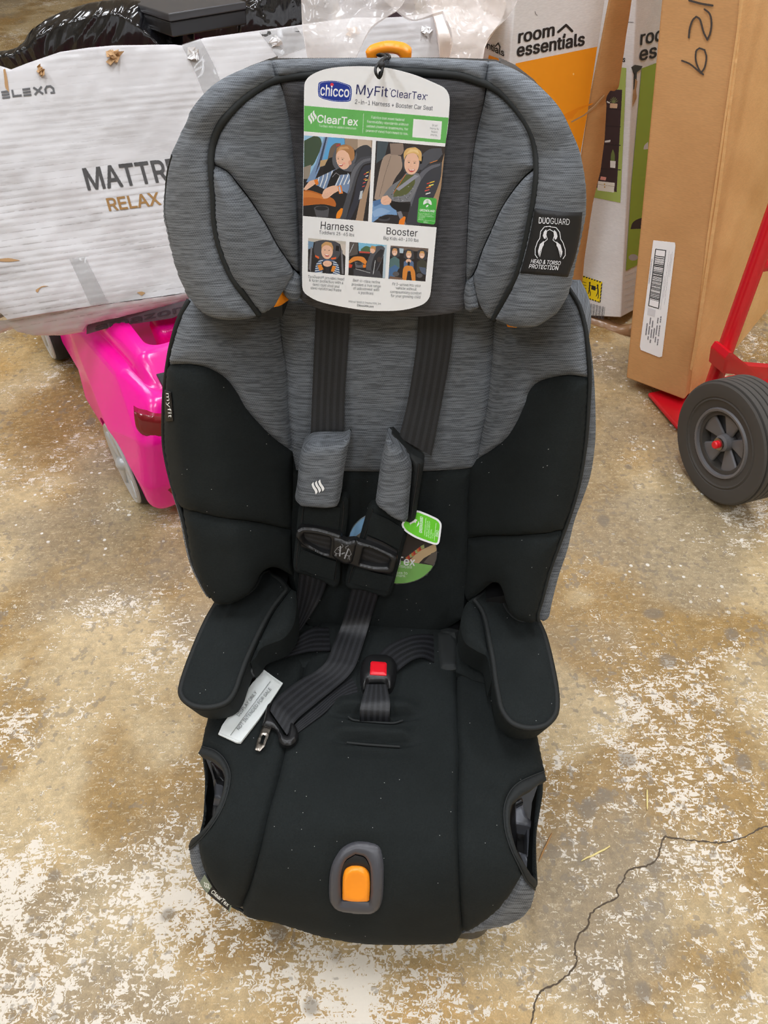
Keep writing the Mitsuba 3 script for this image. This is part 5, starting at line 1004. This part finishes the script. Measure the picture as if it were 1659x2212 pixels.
put('flat_box__sticker', rbox(A0 + bx * bw * .75 + by * .155 + LW * .0085, (bw * .36, .05, .0008), .0003, RM), 'mat_paper', 40)
def crumple(sc, amp):
    def f(P, A, d):
        P = P + 16 * (np.c_[meshkit.noise(np.c_[P / 50, P[:, :1] * 0], 3), meshkit.noise(np.c_[P / 50, P[:, :1] * 0], 4)] - .5)
        n = meshkit.noise(np.c_[P / sc, P[:, :1] * 0 + 2]); m = meshkit.noise(np.c_[P[:, ::-1] / (sc * .42), P[:, :1] * 0 + 9])
        return amp * (.16 * np.abs(meshkit.noise(np.c_[P / (sc * .16), P[:, :1] * 0]) - .5) + np.abs(n - .5) * 1.6 + .5 * np.abs(m - .5) + .35 * np.abs(meshkit.noise(np.c_[(P[:, :1] + P[:, 1:]) / (sc * .7), (P[:, :1] - P[:, 1:]) / (sc * 1.8), P[:, :1] * 0]) - .5))
    return f
def film(key, pts, y, lb, m, amp, sc, n=(0, -1, .45), th=.0005):
    c = np.mean(pts, 0); r = rays([c])[0]; put(key, panel('', pts, Plane(CAM + r * (y / r[1]), n), None, 0, 1, th, step=6, shape=crumple(sc, amp), mk=False), m, 18); tag(key, lb, 'plastic film')
film('plastic_sheet', [(652, -10), (880, -10), (862, 20), (835, 38), (800, 66), (772, 120), (760, 150), (700, 150), (665, 130), (655, 60)], 1.47, 'crumpled clear plastic sheet draped over the top edge of the white mattress box', 'mat_film', .022, 85)
film('plastic_sheet_001', [(820, -10), (1120, -10), (1104, 28), (1066, 70), (1046, 100), (1034, 150), (990, 175), (965, 150), (975, 90), (955, 30), (890, 45), (850, 20)], 1.62, 'crumpled pinkish clear plastic sheet between the mattress box and the orange printed carton', 'mat_film', .032, 90)
mat('milky', (236, 224, 216), .3, specular=.6)
film('plastic_bundle', [(920, -20), (1100, -20), (1084, 40), (1044, 110), (1030, 200), (960, 220), (940, 60)], 1.74, 'milky bundle of plastic film standing behind the clear sheets', 'mat_milky', .04, 95, th=.05)
r0 = rays([(820, 20)])[0]; put('maroon_box', rbox(CAM + r0 * (1.80 / r0[1]) + [0, .06, -.03], (.14, .12, .12), .004, np.stack([[.96, -.2, .18], [.2, .98, 0], [-.18, .03, .98]])), 'mat_maroon', 40); tag('maroon_box', 'dark maroon box partly hidden by clear plastic behind the mattress box', 'box')

# ------------------------------------------------------------------ cartons on the right
def carton(key, corner_px, y0, dl, dr_, wl, wr, top_px, hgt, m):
    """Leaning carton: nearest bottom corner, directions of its left and right faces, lean read from the corner's upper end."""
    P0 = np.asarray(corner_px, float)
    return P0
def face_plane(p, e, U):
    n = np.cross(e, U); n /= np.linalg.norm(n)
    return Plane(p, n if n @ (CAM - p) > 0 else -n)
def box3(key, P0, el, wl, er, wr, U, h, m, rad=.004):
    nl, nr = np.cross(er, U), np.cross(el, U); kl, kr, ku = (rad / abs(el @ unit(nl)), rad / abs(er @ unit(nr)), rad / abs(U @ unit(np.cross(el, er))))
    q = [P0 + a * el + b * er + t * U for a in (kl, wl - kl) for b in (kr, wr - kr) for t in (ku, h - ku)]
    return put(key, tm(hull(q, rad, 12)), m, 35)
def unit(v): v = np.asarray(v, float); return v / np.linalg.norm(v)
# orange printed carton
gP = np.array([.28, 1.75, 0.0]); er = unit((.823, .568, 0)); el = unit((-.568, .823, 0)); U0 = unit((-.02, .06, 1))
top = CAM + rays([(1107, 60)])[0] * 1.46
P0 = top - U0 * (top[2] / U0[2])
box3('orange_carton__body', P0, el, .20, er, .268, U0, 1.15, 'mat_white_card', .004); tag('orange_carton', 'white carton with an orange printed panel standing behind the right shoulder of the car seat', 'carton')
SO = face_plane(P0, er, U0); SOL = face_plane(P0, el, U0)
OR = (242, 154, 24)
Q = Print(); Q.poly([(1114, 137), (1290, 101), (1268, 250), (1252, 340), (1243, 420), (1170, 420), (1114, 420)], OR)
Q.poly([(1170, 270), (1250, 232), (1282, 222), (1278, 226), (1250, 238), (1240, 250), (1236, 256), (1190, 270)], (236, 140, 16))
BK = (34, 32, 32); u1 = (.06, -1)
for dx in (0, .8): Q.text('room', (1119 + dx, 93), (1197 + dx, 76.5), 26.5, BK, True, up=u1)
for dx in (0, .8): Q.text('essentials', (1116 + dx, 122), (1262 + dx, 97), 26.5, BK, True, up=u1)
Q.line([(1206, 69), (1223, 54), (1236, 67)], 5, BK); Q.ell((1220, 75), 2.6, 2.6, BK)
Q.line([(1156, 25), (1158, 31), (1161, 33)], 1, (90, 86, 84)); Q.ell((1239, 160), 2, 2.5, (246, 190, 100))
Q.put('orange_carton__front_print', SO, .0012, 'mat_print_matte')
Q = Print(); Q.poly([(1056, 119), (1078, 127), (1078, 150), (1050, 150)], OR); Q.text('essentials', (1018, 88), (1089, 122), 14, BK, True, up=(.0, -1)); Q.line([(1070, 100), (1076, 93), (1080, 102)], 2.4, BK)
Q.put('orange_carton__side_print', SOL, .0012, 'mat_print_matte')
put('orange_carton__open_flap', panel('', [(1323, -20), (1368, -20), (1352, 80), (1336, 192), (1328, 197), (1318, 196), (1312, 206), (1309, 240), (1306, 300), (1297, 370), (1280, 440), (1262, 560), (1250, 690), (1215, 690), (1236, 470), (1250, 380), (1262, 300), (1278, 210), (1300, 100)], SO, None, .001, .004, .006, off=-.004, step=8, smooth=False, shape=lambda P, A, d: -.004 * np.exp(-((P[:, 1] - 262 + (P[:, 0] - 1250) * .75) / 7) ** 2) + .003 * (meshkit.fbm(np.c_[P / 60, P[:, :1] * 0]) - .5), mk=False), 'mat_cardboard', 40); tag('orange_carton__open_flap', 'torn brown cardboard flap')
put('orange_carton__crease', panel('', [(1234, 262), (1262, 247), (1285, 228), (1306, 205), (1306, 208), (1286, 232), (1263, 250), (1235, 265)], SO, None, .001, .002, .002, off=.0015, step=4, smooth=False, mk=False), 'mat_cardboard_torn', 40)
# green printed carton
P0 = FLOOR.hit([(1334, 712)])[0] + [0, 0, .04]; tp = CAM + rays([(1374, 30)])[0] * 1.76
tp = P0 + (tp - P0); U1 = unit(tp - P0); el = unit((-.786, .618, 0)); er = unit((.618, .786, 0))
el = unit(el - U1 * (el @ U1)); er = unit(er - U1 * (er @ U1))
box3('green_carton__body', P0, el, .30, er, .30, U1, 1.0, 'mat_white_card', .004); tag('green_carton', 'white carton with green panels and a bookshelf picture beside the tall brown box', 'carton')
SGL, SGR = face_plane(P0, el, U1), face_plane(P0, er, U1)
GR = (150, 176, 62)
Q = Print(); Q.poly([(1345, 146), (1353, 147), (1340, 438), (1250, 420), (1290, 140)], (160, 178, 90)); Q.poly([(1250, 190), (1344, 194), (1332, 415), (1240, 395)], (58, 38, 40))
for y in (235, 272, 312, 365): Q.line([(1290, y - 1), (1340, y + 2)], 2, (42, 27, 30))
Q.poly(spline([(1317, 233), (1318, 223), (1334, 224), (1333, 234)], 4), (214, 180, 150))
for a in range(7): Q.line([(1326, 223), (1326 + 9 * math.cos(.4 + a * .4), 223 - 13 * math.sin(.4 + a * .4))], 1.4, (116, 124, 78))
Q.poly(spline([(1318, 362), (1318, 347), (1330, 348), (1329, 363)], 4), (232, 232, 230)); Q.poly(spline([(1319, 347), (1320, 333), (1324, 322), (1328, 334), (1328, 348)], 4), (110, 126, 70)); Q.poly([(1307, 304), (1319, 302), (1318, 307), (1306, 308)], (220, 220, 220)); Q.line([(1312, 220), (1316, 222)], 3, (220, 220, 220))
Q.poly([(1292, 391), (1328, 395), (1326, 416), (1290, 411)], (226, 222, 212)); Q.line([(1292, 398), (1327, 403)], .8, (160, 150, 130)); Q.poly([(1298, 381), (1310, 383), (1308, 390), (1296, 388)], (220, 150, 140)); Q.ell((1306, 398), 1.5, 1.5, (190, 150, 70)); Q.ell((1306, 404), 1.5, 1.5, (190, 150, 70))
Q.text('s', (1344, 133), (1350, 134), 11, BK, True); Q.line([(1357, 48), (1368, 48)], 1.2, (70, 70, 80))
Q.put('green_carton__side_print', SGL, .0012, 'mat_print_matte'); Q = Print()
Q.poly([(1255, 594), (1301, 609), (1297, 654), (1250, 638)], (240, 214, 20))
for t in np.arange(0, 1, .125): Q.poly([(1255 + 46 * t, 594 + 15 * t), (1258 + 46 * t, 595 + 15 * t), (1256.5 + 46 * t, 597.5 + 15 * t), (1253.5 + 46 * t, 596.5 + 15 * t)], BK); Q.poly([(1250 + 46 * t, 636 + 16 * t), (1253 + 46 * t, 637 + 16 * t), (1254 + 46 * t, 640 + 16 * t), (1251 + 46 * t, 639 + 16 * t)], BK)
for t in np.arange(.1, 1, .16): Q.line([(1300.5 - 4 * t, 609 + 44 * t), (1299.5 - 4 * t, 609 + 44 * t + 4)], 2, BK)
for x, s in ((1274, 1), (1291, -1)):
    y = 608 + (x - 1274) * .32; Q.ell((x, y + 3), 1.8, 2.2, BK); Q.line([(x, y + 6), (x - s, y + 16)], 2.6, BK); Q.line([(x - s, y + 16), (x + 1.5, y + 27), (x + .5, y + 31)], 1.6, BK); Q.line([(x - s, y + 16), (x - 3, y + 26)], 1.6, BK); Q.line([(x, y + 8), (x + 6 * s, y + 11)], 1.3, BK)
Q.poly([(1278, 616), (1287, 619), (1286, 628), (1277, 625)], BK)
for k in range(4): Q.line([(1253, 607 + 6 * k), (1266, 611 + 6 * k)], 1.4, (110, 100, 20))
Q.put('green_carton__caution_sticker', SGL, .0012, 'mat_print_matte'); labels['green_carton__caution_sticker'] = {'label': 'yellow sticker of two people lifting a box'}; Q = Print()
for k in range(15): Q.line([(1277 + 2.1 * k, 656 + .55 * k), (1274.5 + 2.1 * k, 682 + .65 * k)], .6 + .7 * ((k * 7) % 3 == 0), (90, 88, 90))
for k in range(5): Q.line([(1250, 650 + 5 * k), (1272, 656 + 5 * k)], .8, (180, 178, 178))
Q.put('green_carton__barcode', SGL, .0012, 'mat_print_matte')
Q = Print(); Q.poly([(1386, 148), (1460, 120), (1450, 300), (1400, 560), (1352, 585), (1364, 400)], GR); Q.text('room', (1383, 97), (1461, 80), 29, BK, True, up=(.05, -1)); Q.text('essentials', (1381, 131), (1548, 95), 29, BK, True, up=(.05, -1))
Q.poly(spline([(1362, 495), (1366, 482), (1376, 474), (1390, 470), (1390, 494)], 6), (54, 40, 46)); Q.ell((1368, 556), 10, 7, (178, 176, 180)); Q.poly(spline([(1390, 323), (1392, 314), (1400, 306), (1400, 322)], 4), (210, 206, 210))
for k in range(6): Q.line([(1350, 596 + 14 * k), (1392, 580 + 14 * k)], .9, (196, 194, 194))
Q.put('green_carton__front_print', SGR, .0012, 'mat_print_matte')
put('green_carton__tear', panel('', [(1365, 145), (1372, 140), (1388, 143), (1384, 150), (1376, 156), (1375, 175), (1374, 200), (1369, 225), (1370, 190), (1371, 160)], SGR, None, .0, 1, .002, off=.002, step=4, smooth=False, mk=False), 'mat_black_plastic', 40); put('green_carton__tear_001', panel('', [(1373, 170), (1377, 176), (1374, 195), (1376, 210), (1368, 228), (1370, 200)], SGR, None, .001, .002, .003, off=.003, step=4, smooth=False, mk=False), 'mat_cardboard_torn', 40)
put('wrapped_parcel', panel('', [(1255, 680), (1300, 694), (1338, 706), (1370, 700), (1372, 728), (1340, 732), (1300, 728), (1262, 716)], Plane(P0 + el * .05, -np.cross(el, U1) if np.cross(el, U1)[1] > 0 else np.cross(el, U1)), None, .012, .02, .03, step=5, shape=wrinkle(14, .01), mk=False), 'mat_wrapped' if 'mat_wrapped' in scene else mat('wrapped', (150, 116, 84), .25), 40); tag('wrapped_parcel', 'brown parcel in clear wrap under the green printed carton', 'parcel')
# tall brown box on the hand truck
N_ = np.array([.77, 1.49, .035]); L_ = np.array([.644, 1.589, .035]); Ub = unit((-.103, .2, 1)); el = unit(L_ - N_); er = unit((.618, .786, 0))
box3('tall_box__body', N_, el, np.linalg.norm(L_ - N_), er, .46, Ub, 1.25, 'mat_cardboard', .005); tag('tall_box', 'tall brown cardboard box with a shipping label standing on the red hand truck', 'box')
STL, STR = face_plane(N_, el, Ub), face_plane(N_, er, Ub)
put('tall_box__side_panel', panel('', [(1607, -10), (1700, -20), (1760, 760), (1659, 800), (1500, 862), (1490, 850), (1530, 520)], STR, None, .001, .006, .004, off=.003, step=14, smooth=False, shape=lambda P, A, d: .004 * (meshkit.fbm(np.c_[P / 90, P[:, :1] * 0]) - .4), mk=False), 'mat_cardboard_light', 40)
put('tall_box__edge_tape', panel('', [(1598, -10), (1607, -10), (1594, 120), (1576, 260), (1556, 420), (1530, 590), (1505, 760), (1494, 800), (1490, 798), (1500, 740), (1526, 570), (1550, 410), (1570, 255), (1586, 120)], STL, None, .0008, .002, .001, off=.003, step=7, smooth=False, shape=lambda P, A, d: .002 * (meshkit.noise(np.c_[P / 9, P[:, :1] * 0]) - .5), mk=False), 'mat_cardboard_light', 40)
lb = [(1411, 519), (1458, 524), (1459, 532), (1446, 640), (1430, 770), (1424, 772), (1384, 756), (1382, 748), (1396, 640)]
put('tall_box__label', panel('', lb, STL, None, 0, 1, .0006, off=.0026, step=10, smooth=False, mk=False), 'mat_paper', 40); tag('tall_box__label', 'white shipping label with a barcode')
Q = Print(); o = np.array
def LQ(a, b):  # along the label's length (a) and width (b), 0..1
    t0, t1, b0, b1 = o((1411, 519.)), o((1459, 524.)), o((1382, 752.)), o((1427, 772.)); return (t0 * (1 - b) + t1 * b) * (1 - a) + (b0 * (1 - b) + b1 * b) * a
Q.poly([LQ(.075, .14), LQ(.075, .64), LQ(.60, .64), LQ(.60, .14)], (70, 72, 74)); Q.poly([LQ(.083, .18), LQ(.083, .60), LQ(.592, .60), LQ(.592, .18)], (240, 240, 242)); rr = random.Random(5); a = .135
while a < .54:
    w = rr.choice([.004, .004, .008, .011]); Q.poly([LQ(a, .18), LQ(a, .6), LQ(a + w, .6), LQ(a + w, .18)], (46, 48, 50)); a += w + rr.choice([.004, .006, .009])
Q.poly([LQ(.615, .15), LQ(.615, .5), LQ(.68, .5), LQ(.68, .15)], (210, 210, 214))
for k, (t, c) in enumerate((('This side up. Handle with care', 5), ('Carton 1 of 1', 5))): pass
for b, a0, a1 in ((.78, .08, .5), (.86, .1, .55), (.92, .08, .3), (.72, .3, .6)): Q.line([LQ(a0, b), LQ(a1, b)], .5, (168, 168, 174))
for b, a0, a1 in ((.2, .76, .86), (.32, .70, .9), (.44, .72, .92), (.55, .78, .86), (.66, .68, .9), (.78, .66, .92)):
    t = np.linspace(a0, a1, 14)
    for i in range(0, 13): 
        if (i * 5 + int(b * 50)) % 6: Q.line([LQ(t[i], b), LQ(t[i] + .008, b)], 2.4, (120, 120, 126))
Q.line([LQ(.17, .05), LQ(.40, .05)], 1.1, (150, 150, 156))
Q.put('tall_box__label__print', STL, .0034, 'mat_print_matte')
mk_ = lambda pts, w=4.2: Q.line(spline(pts, 4, False), w, (66, 56, 50))
Q = Print(); mk_([(1489, 1), (1515, 8), (1539, 12)], 4.6); mk_([(1488, 81), (1490, 62), (1496, 44), (1504, 36), (1512, 42), (1520, 70), (1528, 86), (1534, 72), (1537, 50), (1533, 30), (1522, 20)], 4); mk_([(1473, 131), (1490, 138), (1505, 150), (1519, 161), (1510, 150), (1503, 130), (1504, 110), (1511, 104), (1522, 108), (1526, 124), (1522, 146), (1514, 158)], 3.6)
for pts in ([(1496, 620), (1530, 560)],): pass
Q.put('tall_box__marker_writing', STL, .0034, 'mat_print_matte'); tag('tall_box__marker_writing', 'black marker digits written sideways')
# hand truck
def seg(a, b, r, n=14): return sweep(np.linspace(a, b, 3), r, n)
wp, wr_, ph = np.array([.726, 1.191, .1376]), .1376, math.radians(-161.7)
an = np.array([math.cos(ph), math.sin(ph), 0]); tn = np.array([-.314, .95, 0])
hb, ht = CAM + rays([(1533, 850)])[0] * (1.40 / rays([(1533, 850)])[0][1]), CAM + rays([(1661, 494)])[0] * (1.45 / rays([(1661, 494)])[0][1])
hd = unit(ht - hb)
put('hand_truck__post', seg(hb - hd * .10, hb + hd * 1.1, .0185), 'mat_red_paint', 40); tag('hand_truck', 'red hand truck with a solid rubber wheel carrying the tall brown box', 'hand truck')
put('hand_truck__post_001', seg(hb - hd * .10 - an * .30, hb + hd * 1.1 - an * .30, .0185), 'mat_red_paint', 40)
for t in (.3, .6, .95): put(num('hand_truck__crossbar'), seg(hb + hd * t, hb + hd * t - an * .30, .012), 'mat_red_paint', 40)
tp_ = [FLOOR.hit([q], .012)[0] for q in ((1405, 853), (1464, 922))]
pl = [tp_[0], tp_[1], tp_[1] - an * .36 + tn * .02, tp_[0] - an * .36]
put('hand_truck__toe_plate', tm(hull(pl, .006, 10)), 'mat_red_paint', 35)
HP = Plane(hb + [0, -.045, 0], -tn)
put('hand_truck__gusset', panel('', [(1575, 762), (1582, 762), (1622, 795), (1672, 850), (1672, 862), (1640, 832), (1600, 812), (1583, 808), (1561, 806), (1566, 775)], HP, None, .001, .003, .05, step=5, smooth=False, bdir=tn, mk=False), 'mat_red_paint', 35)
put('hand_truck__brace', panel('', [(1604, 790), (1659, 794), (1740, 800), (1740, 830), (1659, 818), (1645, 820), (1622, 798)], Plane(hb + [0, .02, 0], -tn), None, .001, .003, .02, step=6, smooth=False, bdir=tn, mk=False), 'mat_red_paint', 35)
def wrev(prof, n=64):
    w = trimesh.creation.revolve(np.array(prof), sections=n); z = an; x = np.cross([0, 0, 1.0], z); x /= np.linalg.norm(x); yv = np.cross(z, x)
    M = np.eye(4); M[:3, 0], M[:3, 1], M[:3, 2], M[:3, 3] = x, yv, z, wp; w.apply_transform(M); return w
def wman(mn_): w = tm(mn_); z = an; x = np.cross([0, 0, 1.0], z); x /= np.linalg.norm(x); M = np.eye(4); M[:3, 0], M[:3, 1], M[:3, 2], M[:3, 3] = x, np.cross(z, x), z, wp; w.apply_transform(M); return w
R = wr_
tread = [(R - .006, -.075)]
for k in range(5): z = -.07 + k * .014; tread += [(R - .001, z), (R, z + .001), (R, z + .010), (R - .001, z + .011), (R - .006, z + .012), (R - .006, z + .0135)]
put('hand_truck__wheel', wrev([(.062, -.078), (R - .02, -.082)] + tread + [(R - .002, .002), (R - .006, .005), (R - .02, .006), (R - .034, .004), (R - .036, .002), (R - .040, .004), (R - .043, .001), (.080, -.002), (.078, -.006), (.062, -.006), (.062, -.078)], 72), 'mat_tyre', 28)
put('hand_truck__wheel__hub', [wrev([(.0, -.03), (.068, -.03), (.070, -.008), (.072, .001), (.077, .002), (.080, -.003), (.080, -.03), (.065, -.07), (0, -.07)]), wrev([(0, -.028), (.020, -.028), (.018, -.004), (.012, .0), (0, .0)])] +
    [wman(hull([(.02, -.006, -.02), (.02, .006, -.02), (.066, -.023, -.014), (.066, .023, -.014), (.066, 0, -.026)], .004, 8).rotate([0, 0, 72 * k + 22])) for k in range(5)], 'mat_hub_grey', 30)
put('hand_truck__wheel__washer', wrev([(0, .0), (.0135, .0), (.0135, .004), (0, .004)], 32), 'mat_steel', 30); put('hand_truck__wheel__axle_tip', wrev([(0, .0), (.0085, .0), (.0085, .012), (.007, .0145), (0, .0145)], 24), 'mat_red_plastic', 30)
put('hand_truck__axle', seg(wp - an * .07, wp - an * .30, .009), 'mat_steel', 40)
